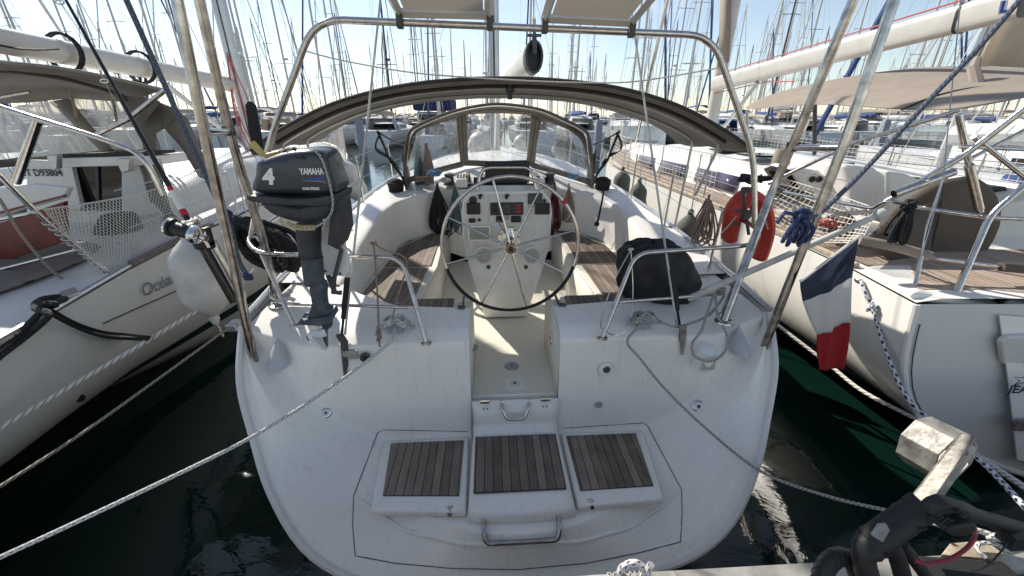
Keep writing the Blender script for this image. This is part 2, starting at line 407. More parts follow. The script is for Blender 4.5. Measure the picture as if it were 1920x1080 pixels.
def sst(t): t = max(0, min(1, t)); return t * t * (3 - 2 * t)
def text(body, size, o, xd, yd, mt, parent, name='lettering', ext=.001, align='LEFT', shear=0, sx=1, label=None, bold=0):
    cu = bpy.data.curves.new('t', 'FONT'); cu.body = body; cu.size = size; cu.extrude = ext; cu.align_x = align; cu.shear = shear; cu.offset = bold; cu.resolution_u = 3
    to = bpy.data.objects.new('t', cu); C.objects.link(to)
    me = bpy.data.meshes.new_from_object(to.evaluated_get(bpy.context.evaluated_depsgraph_get())); bpy.data.objects.remove(to)
    xd = V(xd).normalized(); yd = V(yd); yd = (yd - xd * yd.dot(xd)).normalized(); zd = xd.cross(yd)
    mb = MB(); o = V(o)
    mb.v = [o + xd * (v.co.x * sx) + yd * v.co.y + zd * v.co.z for v in me.vertices]
    for pl in me.polygons: mb.face(list(pl.vertices), None, False)
    return part(name, mb, mt, parent, label)
def coil(top, w_, h_, n, r, seed=0, depth=.05, right=(1, 0, 0)):     # hanging hank: loops gathered at the top
    rnd = random.Random(seed); top = V(top); right = V(right); fw = V((0, 0, 1)).cross(right); pts = []
    for i in range(n):
        ww = w_ * rnd.uniform(.2, .5); hh = h_ * rnd.uniform(.78, 1); dx = rnd.uniform(-.42, .42) * w_; dy = rnd.uniform(-1, 1) * depth
        for j in range(12):
            a = 2 * pi * j / 12
            x = sin(a) * ww * .5 * (.35 + 1.1 * (1 - cos(a)) / 2); z = -(1 - cos(a)) / 2 * hh
            pts.append(top + right * (x + dx * (1 - cos(a)) / 2) + fw * (dy + rnd.uniform(-.004, .004)) + V((0, 0, z)))
    return smooth(pts, 2)
def knot(c, s, r, n=26, seed=1, flat=(1, .6, .5)):
    rnd = random.Random(seed); c = V(c); pts = []
    for i in range(n):
        a = i * 2.4; pts.append(c + V((cos(a) * s * rnd.uniform(.5, 1) * flat[0], sin(a) * s * rnd.uniform(.4, 1) * flat[1], s * rnd.uniform(-1, 1) * flat[2])))
    return smooth(pts, 4)
def net(mb, f, nu, nv, r=.0022, diag=True):            # twine along both directions of a sheet f(u, v)
    if diag:
        for i in range(-nv, nu + 1):
            for s in (1, -1):
                pts = []
                for j in range(nv + 1):
                    u = (i + j if s > 0 else i + nv - j) / nu
                    if 0 <= u <= 1: pts.append(f(u, j / nv))
                if len(pts) > 1: mb.tube(pts, r, 3, caps=False)
    else:
        for i in range(nu + 1): mb.tube([f(i / nu, j / nv) for j in range(nv + 1)], r, 3, caps=False)
        for j in range(nv + 1): mb.tube([f(i / nu, j / nv) for i in range(nu + 1)], r, 3, caps=False)
    return mb
# ------------------------------------------------------------------ setting
CF = W
wmb = MB(); wmb.grid([[(x, y, 0) for x in (-1200, -60, -6, 6, 60, 1200)] for y in (-60, 0, 20, 120, 2500)], flip=False)
solo('water', wmb, WAT, None, None, kind='structure')

# ------------------------------------------------------------------ our sailing boat
CF = M
boat = thing('sailboat', 'white sailing boat in the middle with big steering wheel and teak stern hatches', 'sailboat')
RIM = smooth([(1.66, 2.25, 1.42), (1.62, 2.03, 1.17), (1.50, 1.83, .93), (1.37, 1.65, .71), (1.17, 1.48, .5), (.92, 1.385, .378), (.62, 1.345, .33), (.3, 1.33, .31), (0, 1.325, .305)], 4)
RT = sorted([(p.x, p.y, p.z) for p in RIM])
half = RIM[:-1]; full = [V((p.x, p.y, p.z)) for p in half] + [RIM[-1]] + [V((-p.x, p.y, p.z)) for p in reversed(half)]
# hull
GUN = [(2.25, 1.66, 1.42), (3, 1.76, 1.43), (4, 1.85, 1.45), (6, 1.92, 1.5), (8, 1.8, 1.56), (10, 1.35, 1.63), (12, .55, 1.72), (12.8, .03, 1.75)]
def hull(gun, rim, keel, xc=0):
    rows = [[V(p) for p in rim]]
    hb0 = max(p[0] for p in rim); hb = (max(p[0] for p in rim) - min(p[0] for p in rim)) / 2; cx = (max(p[0] for p in rim) + min(p[0] for p in rim)) / 2
    zt = max(p[2] for p in rim); zb = min(p[2] for p in rim)
    for i, (y, g, z) in enumerate(gun[1:]):
        kz = itp(y, keel); rows.append([V(((p[0] - cx) / hb * g + cx + xc * (y - gun[0][0]), y, kz + (z - kz) * (p[2] - zb) / (zt - zb))) for p in rim])
    return rows
mb = MB(); rows = hull(GUN, full, [(2.2, -.05), (4, -.35), (8, -.45), (12, -.2), (12.8, .3)]); mb.grid(rows)
hull_o = part('hull', mb, GEL, boat)
mb = MB(); mb.tube([p + V((0, -.012, 0)) for p in full], .02, 8)
part('rubbing_strake', mb, GELS, hull_o)
mb = MB()
for s in (-1, 1): mb.tube(smooth([(s * (g + .01), y, z + .015) for y, g, z in GUN], 4), .022, 8)
part('toe_rail', mb, ALU, boat)
# inner transom: one swept surface per side of the walk-through, platform and step face
def rimat(x): return itp(abs(x), [(a, b, c) for a, b, c in RT])
def prof(x, ztop=1.32, ywall=2.2):
    ax = abs(x); yr, zr = rimat(ax)
    A0 = V((x, yr, zr)); A = V((x * .985, yr + .05, zr + .035))
    D = V((x, ywall - .015 + .02 * 0, 1.29)); 
    if ax > 1.3: D = V((x, lerp(2.19, 2.24, (ax - 1.3) / .36), lerp(1.29, 1.40, (ax - 1.3) / .36)))
    Bc = V((x, 1.45 + (ax / .86) ** 2 * .36, .53)); Cc = V((x, 2.15, .55))
    u = sst((ax - .78) / .72)
    Bw = A.lerp(D, .40) + V((0, -.02, .015)); Cw = A.lerp(D, .74) + V((0, .035, -.07))
    B = Bc.lerp(Bw, u); Cq = Cc.lerp(Cw, u)
    return A0, A, B, Cq, D
def fil(pts, r=.035, k=4): 
    out = [pts[0]]
    for i in range(1, len(pts) - 1):
        a, b, c = pts[i - 1], pts[i], pts[i + 1]; la, lc = max((a - b).length, 1e-4), max((c - b).length, 1e-4); q = min(r[i - 1] if isinstance(r, (list, tuple)) else r, la * .45, lc * .45)
        s = b + (a - b) * (q / la); e = b + (c - b) * (q / lc)
        for j in range(k + 1):
            t = j / k; out.append(s * (1 - t) ** 2 + b * 2 * t * (1 - t) + e * t * t)
    out.append(pts[-1]); return out
def ridge(ax): return itp(ax, [(.28, 2.5), (.8, 2.55), (1.1, 2.75), (1.37, 2.98), (1.5, 3.05), (1.66, 3.1)])
def zr_(ax): return itp(ax, [(.28, 1.375), (1.2, 1.39), (1.66, 1.425)])
gap = .29; TR = (.02, .012, .06, .02, .03)
for s in (-1, 1):
    rows = []
    N = 44
    for i in range(N + 1):
        x = lerp(gap, 1.655, (i / N) ** .9)
        A0, A, B, Cq, D = prof(x)
        pts = [A0, A, B, Cq, D]
        g = V((x, ridge(x), zr_(x)))
        E1 = D.lerp(V((x, g.y, g.z)), .3); E1.z = lerp(D.z, g.z, .55)
        pts += [E1, V((x, g.y, g.z))]
        pts = fil(pts, TR)
        rows.append([V((p.x * s, p.y, p.z)) for p in pts])
    mb = MB(); mb.grid(rows, flip=(s > 0))
    part('transom_quarter', mb, GEL, boat)
# centre: platform and step face below the walk-through
rows = []
for i in range(9):
    x = lerp(-gap, gap, i / 8); A0, A, B, Cq, D = prof(x)
    rows.append(fil([A0, A, B, Cq, V((x, 2.2, .87))], TR))
mb = MB(); mb.grid(rows, flip=True); part('stern_platform', mb, GEL, boat)
# cockpit well
mb = MB()
mb.grid([[(x, y, .85) for x in (-gap, gap)] for y in (2.2, 2.9)], sm=False)
mb.grid([[(x, y, .835) for x in (-.72, .72)] for y in (2.88, 5.0)], sm=False)
mb.grid([[(x, 2.89, z) for x in (-gap, gap)] for z in (.80, .85)], sm=False)
part('cockpit_floor', mb, CREAM, boat)
for s in (-1, 1):
    mb = MB()
    # inner cheek of the stern locker, its forward face and seat front
    mb.grid([[(s * gap, y, z) for y in (2.19, 2.5, 2.87)] for z in (.8, 1.3)], sm=False)
    mb.v[-3].z = 1.29; mb.v[-2].z = 1.375; mb.v[-1].z = 1.335
    mb.grid([[(s * x, 2.87, z) for x in (gap, .72)] for z in (.8, 1.25)], sm=False)
    mb.grid([[(s * x, y, z) for x, y in ((.72, 2.87), (.70, 3.3), (.66, 3.7), (.68, 4.4), (.66, 4.97))] for z in (.8, 1.225)])
    part('seat_front', mb, CREAM, boat, solid=.01)
    mb = MB()
    inn = [(gap, 2.5), (gap, 2.87), (.72, 2.87), (.70, 3.3), (.66, 3.7), (.68, 4.4), (.66, 4.97)]
    out = [(.8, 2.5), (.95, 2.6), (1.14, 2.76), (1.25, 3.0), (1.22, 3.6), (1.2, 4.3), (.9, 4.9)]
    mb.prism([(s * x, y, 1.225) for x, y in inn] + [(s * x, y, 1.225) for x, y in reversed(out)], (0, 0, .022))
    seat = part('seat', mb, CREAM, boat, bevel=.006)
    tk = MB()
    tk.prism([(s * x, y, 1.249) for x, y in ((.76, 2.98), (.75, 3.5), (.74, 3.66), (1.17, 3.66), (1.2, 3.05), (1.08, 2.82), (.95, 2.75))], (0, 0, .008))
    tk.prism([(s * x, y, 1.249) for x, y in ((.72, 3.70), (.73, 4.3), (.70, 4.9), (.86, 4.86), (1.15, 4.3), (1.17, 3.70))], (0, 0, .008))
    tk.prism([(s * x, y, 1.249) for x, y in ((.43, 2.545), (.43, 2.84), (.78, 2.84), (.9, 2.70), (.78, 2.59))], (0, 0, .050))
    part('teak_slats', tk, TEAK, seat, bevel=.004)
    ring = MB(); ring.prism([(s * x, y, 1.235) for x, y in ((.40, 2.515), (.40, 2.865), (.79, 2.865), (.99, 2.72), (.80, 2.56))], (0, 0, .045))
    part('locker_lid', ring, GEL, seat, bevel=.008)
    st = MB(); st.box((s * .35, 2.69, 1.325), (.012, .33, .02)); st.box((s * .35, 2.50, 1.385), (.05, .035, .012))
    part('latch_strip', st, DGREY, boat)
    # back of the ridge down to the seat
    rows = [[], []]
    for i in range(16):
        x = lerp(gap, 1.5, i / 15); rows[0].append((s * x, ridge(x), zr_(x))); rows[1].append((s * x, ridge(x) + .02, 1.24))
    mb = MB(); mb.grid(rows, flip=(s < 0)); part('seat_aft_edge', mb, GEL, boat)
    # coaming
    CT = [(2.9, 1.26, 1.30, 1.41, 1.36, 1.44), (3.15, 1.24, 1.29, 1.44, 1.38, 1.47), (3.5, 1.23, 1.30, 1.53, 1.42, 1.55), (3.9, 1.21, 1.29, 1.60, 1.47, 1.60), (4.35, 1.18, 1.27, 1.66, 1.5, 1.62), (4.62, 1.10, 1.20, 1.69, 1.52, 1.64), (4.85, .92, 1.02, 1.72, 1.53, 1.65), (5.0, .66, .74, 1.75, 1.53, 1.66)]
    ys = smooth([(a, 0, 0) for a, *_ in CT], 3)
    rows = []
    for q in ys:
        y = q.x; ib, it, zt, ot, ob = itp(y, CT)
        gx = itp(y, GUN)
        yy = y if y < 4.6 else y
        rows.append([V((s * px, py, pz)) for px, py, pz in [(ib, yy, 1.235)] + [(p.x, p.y, p.z) for p in fil([V((ib, yy, 1.28)), V((it, yy, zt)), V((ot, yy, zt + .005)), V((ob, yy, gx[1] + .0))], .04, 4)] + [(gx[0], yy, gx[1] + .005)]])
    mb = MB(); mb.grid(rows, flip=(s < 0)); part('coaming', mb, GEL, boat)
    # side deck round to the stern corner
    rows = []
    for i in range(9):
        y = lerp(2.24, 3.0, i / 8); gx = itp(y, GUN)
        rows.append([(s * lerp(1.25, gx[0], j / 5), y, lerp(1.385, gx[1], j / 5) + .004 * (1 if j < 5 else 0) ) for j in range(6)])
    mb = MB(); mb.grid([[V(p) for p in r] for r in rows if r[0][1] > 2.9], flip=(s < 0))
    if len(mb.f): part('side_deck', mb, GEL, boat)
# forward deck and coachroof
mb = MB()
rows = []
for y in (4.98, 6, 7, 8, 9, 10, 11, 12, 12.8):
    g, z = itp(y, GUN); rows.append([(x * g, y, z + .04 * (1 - x * x)) for x in (-1, -.6, -.2, .2, .6, 1)])
mb.grid(rows, flip=True); part('foredeck', mb, GEL, boat)
mb = MB(); rows = []
for y, hw, zt in ((5.02, 1.28, 1.76), (5.6, 1.27, 1.86), (6.5, 1.2, 1.96), (8, 1.0, 1.94), (9.5, .6, 1.80), (9.9, .4, 1.6)):
    rows.append(fil([V((-hw - .12, y, 1.45)), V((-hw, y, zt - .05)), V((0, y, zt + .05)), V((hw, y, zt - .05)), V((hw + .12, y, 1.45))], .12, 4))
mb.grid(rows, flip=True); part('coachroof', mb, GEL, boat)
mb = MB()
mb.prism([(-1.28, 5.0, 1.2), (-.33, 5.0, .83), (-.33, 5.0, 1.77), (-1.25, 5.0, 1.74)], (0, .03, 0))
mb.prism([(.33, 5.0, .83), (1.28, 5.0, 1.2), (1.25, 5.0, 1.74), (.33, 5.0, 1.77)], (0, .03, 0))
mb.box((0, 5.015, 1.0), (.66, .03, .34))
part('cockpit_bulkhead', mb, GEL, boat)
mb = MB(); mb.box((0, 5.06, 1.45), (.66, .03, .9)); part('companionway_hatch', mb, DARKGL, boat)
mb = MB(); mb.box((0, 5.02, 1.80), (.80, .05, .05)); mb.box((.06, 4.98, 1.69), (.5, .03, .26)); part('washboard', mb, BLACK, boat, bevel=.005)
mb = MB(); mb.box((-.47, 5.2, 1.84), (.14, .5, .10)); mb.box((.47, 5.2, 1.84), (.14, .5, .10)); parts('hatch_garage', mb, GEL, boat, bevel=.02)
mb = MB(); mb.box((-.40, 5.1, 1.93), (.05, .34, .015)); mb.box((.45, 5.1, 1.92), (.05, .34, .015)); parts('teak_handhold', mb, WOOD, boat, bevel=.005)

# hatches on the platform
def hatch(cx, pts, tpts, zb, name, pr):
    mb = MB(); mb.prism([(x, y, zb) for x, y in pts], (0, 0, .045)); h = part(name, mb, GEL, boat, bevel=.014)
    mb = MB(); mb.prism([(x, y, zb + .047) for x, y in tpts], (0, 0, .008)); part('teak_slats', mb, TEAK, h, bevel=.003)
    mb = MB()
    mb.tube([(x, y, zb + .0475) for x, y in tpts + tpts[:1]], .0035, 4); part('caulk_edge', mb, BLACK, h)
    return h
h1 = hatch(0, [(-.90, 2.12), (-.315, 2.13), (-.305, 1.56), (-.84, 1.60)], [(-.83, 2.09), (-.35, 2.09), (-.355, 1.665), (-.79, 1.69)], .535, 'platform_hatch', 0)
h2 = hatch(0, [(.90, 2.12), (.315, 2.13), (.315, 1.56), (.82, 1.58)][::-1], [(.83, 2.09), (.35, 2.09), (.355, 1.66), (.79, 1.67)][::-1], .535, 'platform_hatch', 0)
mb = MB(); rows = []
for x in [lerp(-.285, .285, i / 8) for i in range(9)]:
    q = 1.52 + .02 * (x / .285) ** 2
    rows.append(fil([V((x * 1.06, q, .50)), V((x * 1.05, q, .575)), V((x * 1.03, q + .02, .60)), V((x, 2.09, .615)), V((x, 2.135, .68)), V((x * 1.0, 2.145, .865))], .02, 3))
mb.grid(rows, flip=True); hc = part('folding_step', mb, GEL, boat, solid=.02)
mb = MB(); t = [(-.265, 2.06), (.265, 2.06), (.265, 1.645), (-.265, 1.645)][::-1]
mb.prism([(x, y, .612 + (y - 1.64) * .03) for x, y in t], (0, 0, .014)); part('teak_slats', mb, TEAK, hc, bevel=.003)
mb = MB(); mb.tube([(x, y, .623 + (y - 1.64) * .03) for x, y in t + t[:1]], .004, 4); part('caulk_edge', mb, BLACK, hc)
mb = MB(); mb.tube(bend([(-.09, 2.14, .845), (-.085, 2.10, .83), (-.06, 2.07, .77), (.06, 2.07, .77), (.085, 2.10, .83), (.09, 2.14, .845)], .03), .012, 10)
for x in (-.09, .09): mb.lathe([(.024, 0), (.024, .006), (.014, .008)], (x, 2.145, .845), (0, -1, 0), 12)
part('grab_handle', mb, STEEL, hc)
mb = MB(); mb.prism([(-.12, 2.138, .855), (-.12, 2.138, .775), (-.10, 2.138, .755), (.10, 2.138, .755), (.12, 2.138, .775), (.12, 2.138, .855)][::-1], (0, -.002, 0)); part('handle_recess', mb, GELS, hc)
mb = MB()
for x in (-.2, .2): mb.box((x, 2.13, .875), (.06, .035, .012)); mb.tube([(x - .03, 2.125, .882), (x + .03, 2.125, .882)], .007, 8)
for x in (-.21, -.185, .185, .21): mb.lathe([(.007, 0), (.005, .004)], (x, 2.122, .815 + abs(x) * .02), (0, -1, 0), 8)
parts('hinge', mb, STEEL, hc)
mb = MB(); mb.tube(bend([(-.21, 1.52, .56), (-.21, 1.47, .555), (-.20, 1.425, .505), (.19, 1.425, .505), (.20, 1.47, .555), (.20, 1.52, .56)], .05), .013, 10); part('swim_ladder_handle', mb, DSTEEL, boat)
for x in (-.40, .40):
    mb = MB(); mb.lathe([(.032, 0), (.030, .012), (.016, .028), (.012, .038), (0.004, .04)], (x, 1.595, .555), (0, -1, .3), 14)
    part('hatch_latch', mb, STEEL, boat)
mb = MB()
for s in (-1, 1):
    for yy in (1.75, 1.98): x = s * lerp(.765, .855, (yy - 1.6) / .5); mb.tube([(x, yy - .04, .57), (x + s * .012, yy + .04, .57)], .007, 6)
def surfz(x, y):
    A0, A, B, Cq, D = prof(x); pl = fil([A0, A, B, Cq, D], TR)
    for p, q_ in zip(pl, pl[1:]):
        if p.y <= y <= q_.y: return lerp(p.z, q_.z, (y - p.y) / max(1e-6, q_.y - p.y))
    return pl[0].z if y < pl[0].y else 9
def onsurf(u, v, up=.004):
    lo = None
    for i in range(500):
        y = 2.3 - i * .002; p = M.P(u, v, y=y)
        if abs(p.x) < 1.64 and p.z <= surfz(p.x, y) + up: lo = p; 
        elif lo is not None: return lo
    return lo or M.P(u, v, y=1.5)
seam = MB()
def line(l, r=.0035, n=10):
    pts = []
    for (a, b) in zip(l, l[1:]): pts += [onsurf(lerp(a[0], b[0], i / n), lerp(a[1], b[1], i / n)) for i in range(n)]
    pts.append(onsurf(*l[-1])); seam.tube(pts, r, 4)
line([(876, 809), (718, 806), (708, 812), (663, 930), (661, 985), (666, 1042)], .0032)
line([(1056, 803), (1205, 793), (1214, 798), (1278, 918), (1279, 960), (1276, 1016)], .0032)
line([(666, 1042), (740, 1056), (850, 1066), (970, 1068), (1100, 1056), (1200, 1036), (1276, 1016)], .0028, 14)
lipb = MB(); lipl = [(664, 930), (700, 957), (760, 995), (860, 1018), (970, 1023), (1090, 1014), (1180, 990), (1245, 947), (1278, 916)]; lp = []
for a, b in zip(lipl, lipl[1:]): lp += [onsurf(lerp(a[0], b[0], i / 6), lerp(a[1], b[1], i / 6), 0) + V((0, .004, -.006)) for i in range(6)]
lipb.tube(smooth(lp[::3] + lp[-1:], 4), .016, 8); part('platform_lip', lipb, GEL, boat)
parts('panel_seam', seam, DGREY, boat)
parts('hatch_hinge', mb, GELS, boat)
# small transom fittings
def disc(name, c, nrm, r, mt, mt2=BLACK, parent=boat, hole=.35):
    mb = MB(); mb.lathe([(r, 0), (r, .004), (r * .85, .008), (r * .6, .008)], c, nrm, 20); o = part(name, mb, mt, parent)
    mb = MB(); mb.lathe([(r * hole, .0), (r * hole, .0095)], c, nrm, 12); part('fitting_centre', mb, mt2, o); return o
disc('floor_drain', (.0, 2.55, .851), (0, 0, 1), .055, GREYP, DGREY, hole=.18)
disc('mixer_socket', (.01, 2.33, .853), (0, 0, 1), .04, GELS, DGREY, hole=.3)
mb = MB(); mb.box((.01, 2.33, .8515), (.125, .115, .003)); part('socket_plate', mb, GEL, boat)
disc('filler_cap', onsurf(611, 774, .0), (.35, -.75, .5), .035, STEEL, DGREY, hole=.25)
disc('filler_cap', onsurf(1310, 762, .0), (-.35, -.75, .5), .04, STEEL, DGREY, hole=.3)
disc('shower_socket', (.60, 2.165, 1.07), (0, -1, .06), .05, WHT, DGREY, hole=.5)
disc('bilge_outlet', (.57, 2.16, .79), (0, -1, .06), .032, GELS, GREYP, hole=.8)
disc('shore_power_cap', (-.93, 2.16, 1.22), (0, -1, .1), .035, DGREY, BLACK, hole=.5)
disc('cheek_socket', (gap - .005, 2.5, 1.12), (-1, 0, 0), .05, STEEL, DGREY, hole=.55)
mb = MB(); mb.box((-1.02, 2.165, 1.24), (.09, .006, .06)); part('maker_plate', mb, ALU, boat)
for s in (-1, 1):                                      # moulded scoops on the quarters
    mb = MB(); rows = []
    c = V((1.44, 2.135, 1.20)); upv = V((-.02, .05, .17)); sv = V((.062, .0, -.004))
    for i in range(10):
        t = i / 9; ww = (1 - t ** 1.7); hh = .085 * (1 - t ** 1.5)
        rows.append([V((s * p.x, p.y, p.z)) for p in [c + upv * t + sv * (ww * cos(a)) + V((.015 * t, -hh * sin(a) - .002, 0)) for a in [pi * j / 10 for j in range(11)]]])
    mb.grid(rows, flip=(s < 0)); mb.face(list(range(11)) if s > 0 else list(range(11))[::-1], None, False)
    part('vent_scoop', mb, mat('grey_moulding', (.47, .48, .50), .4), boat)
mb = MB(); mb.lathe([(.062, 0), (.06, .13), (.055, .15), (.02, .155)], (1.20, 2.10, 1.12), (-.05, -.25, 1), 20); nl = part('stern_light', mb, WHT, boat)
mb = MB(); mb.box((1.2, 2.035, 1.175), (.085, .012, .085)); part('lens', mb, CORK, nl, bevel=.004)
# cleats
def cleat(c, s=1):
    c = V(c); mb = MB(); mb.tube([c + V((-.12, 0, .035)), c + V((-.06, 0, .045)), c + V((.06, 0, .045)), c + V((.12, 0, .035))], [.012, .016, .016, .012], 8)
    mb.box(c + V((0, 0, .02)), (.09, .035, .04)); return part('cleat', mb, GREYP, boat)
cleat((-.75, 2.27, 1.33)); cleat((.84, 2.24, 1.33))
# pedestal
ped = [(x - .012, z) for x, z in [(-.20, .85), (-.24, 1.1), (-.29, 1.4), (-.33, 1.66), (-.34, 1.93), (-.325, 2.02), (-.28, 2.075), (-.2, 2.09), (.2, 2.09), (.28, 2.075), (.325, 2.02), (.34, 1.93), (.33, 1.66), (.29, 1.4), (.24, 1.1), (.20, .85)]]
def py(z): return 2.96 + max(0, (1.66 - z)) * .5
mb = MB(); mb.grid([[V((x, py(z), z)) for x, z in ped], [V((x * .95, py(z) + .28 - max(0, 1.2 - z) * .35, z)) for x, z in ped]], flip=False)
mb.face(list(range(len(ped)))[::-1], None, False); mb.face([len(ped) + i for i in range(len(ped))], None, False)
pd = part('steering_pedestal', mb, GEL, boat, bevel=.015)
def onped(u, v, dy=0): 
    p_ = M.P(u, v, y=2.96); return V((p_.x, 2.955 + dy, p_.z))
def plate(name, u0, v0, u1, v1, d, mt, parent=pd, y0=0, bev=.006):
    a = onped(u0, v0); b = onped(u1, v1); mb = MB(); mb.box(((a.x + b.x) / 2, 2.957 - d / 2 - y0, (a.z + b.z) / 2), (abs(a.x - b.x), d, abs(a.z - b.z)))
    return part(name, mb, mt, parent, bevel=bev)
def dial(name, u, v, r, mt, y0=0, parent=pd, d=.01):
    a = onped(u, v); mb = MB(); mb.lathe([(r, 0), (r, d), (r * .85, d * 1.15)], (a.x, 2.957 - y0, a.z), (0, -1, 0), 20); return part(name, mb, mt, parent)
plate('instrument_recess', 917, 367, 989, 416, .006, GELS)
plate('gauge_panel', 919, 379, 981, 402, .014, SCREEN, y0=.006)
dial('gauge', 949, 390, .034, DGREY, .02); dial('gauge', 928, 390, .022, BLACK, .02)
mb = MB()
for k in range(3):
    a = onped(971, 383 + k * 6); mb.box((a.x, 2.935, a.z), (.042, .004, .015))
parts('warning_light', mb, REDI, pd)
plate('engine_key_panel', 930, 404, 944, 416, .012, BLACK, y0=.006); plate('switch_panel', 958, 404, 977, 416, .012, BLACK, y0=.006); dial('small_gauge', 951, 407, .017, GREYP, .006)
plate('plotter', 875, 380, 901, 401, .022, BLACK); plate('autopilot_display', 990, 362, 1016, 382, .018, DGREY); plate('wind_display', 1003, 380, 1030, 401, .022, BLACK)
dial('compass', 887, 375, .028, BLACK); dial('socket', 1021, 376, .012, BLACK); plate('key_cover', 879, 409, 892, 417, .012, BLACK); dial('socket', 899, 412, .012, BLACK)
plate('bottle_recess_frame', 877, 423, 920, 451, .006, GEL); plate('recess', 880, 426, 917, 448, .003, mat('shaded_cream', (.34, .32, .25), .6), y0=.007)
for u in (907, 997):
    dial('speaker', u, 478, .073, GELS); dial('speaker_grille', u, 478, .056, mat('beige_mesh', (.50, .47, .40), .8, 0, .1, 50, .6, 500), .011)
for u in (916, 986): dial('screw_cap', u, 500, .017, DGREY)
for u in (950, 901): 
    a = onped(u, 367); mb = MB(); mb.box((a.x, 2.93, a.z), (.02, .03, .035), Matrix.Rotation(.4, 3, 'Y')); mb.box((a.x, 2.915, a.z + .01), (.035, .01, .012)); part('toggle_clip', mb, BLACK, pd, bevel=.004)
mb = MB(); a = onped(895, 360); b = onped(1008, 360)
mb.tube(bend([(a.x, 3.08, 2.08), (a.x + .03, 3.1, 2.24), (b.x - .03, 3.1, 2.24), (b.x, 3.08, 2.08)], .1), .013, 10); part('grab_rail', mb, STEEL, pd)
mb = MB(); mb.box((0.0, 3.16, 2.20), (.34, .05, .16)); part('folded_plotter', mb, BLACK, pd, bevel=.01)
# wheel
WC = V((0, 2.69, 1.75)); WR = .478; tilt = R(4)
def wp(a, r, dy=0): return WC + V((r * cos(a), dy + r * sin(a) * sin(tilt), r * sin(a) * cos(tilt)))
mb = MB(); mb.lathe([(.05, -.02), (.055, .2)], WC + V((0, .02, 0)), (0, 1, 0), 16); mb.lathe([(.085, .20), (.085, .25)], WC, (0, 1, 0), 20); wroot = part('wheel_hub', mb, CHROME, boat)
mb = MB(); mb.tube([wp(2 * pi * i / 72, WR) for i in range(72)], .0125, 10, closed=True); part('rim', mb, STEEL, wroot)
mb = MB(); mb.tube([wp(pi * 1.10 + i / 30 * pi * .8, WR - .004, -.004) for i in range(31)], .0118, 8); part('rim_grip', mb, BLACKR, wroot)
mb = MB(); mb.tube([wp(R(38) + i / 6 * R(4), WR) for i in range(7)], .0145, 10); part('king_spoke_mark', mb, REDP, wroot)
for i in range(8):
    a = R(14 + 45 * i + (i % 2) * 4); mb = MB(); mb.tube([wp(a, .03), wp(a, WR)], [.009, .0065], 8); part('spoke', mb, STEEL, wroot)
mb = MB(); mb.lathe([(.036, 0), (.036, .012), (.026, .02), (.024, .014)], WC + V((0, -.03, 0)), (0, -1, 0), 20); part('hub_nut', mb, BRONZE, wroot)
mb = MB(); mb.lathe([(.021, 0), (.018, .03), (.006, .034)], WC + V((0, -.03, 0)), (0, -1, 0), 6); part('hub_cap', mb, BLACK, wroot)
mb = MB(); mb.tube([WC + V((-.02, .18, .04)), WC + V((-.085, .12, .16))], .008, 8); part('wheel_brake', mb, STEEL, wroot)
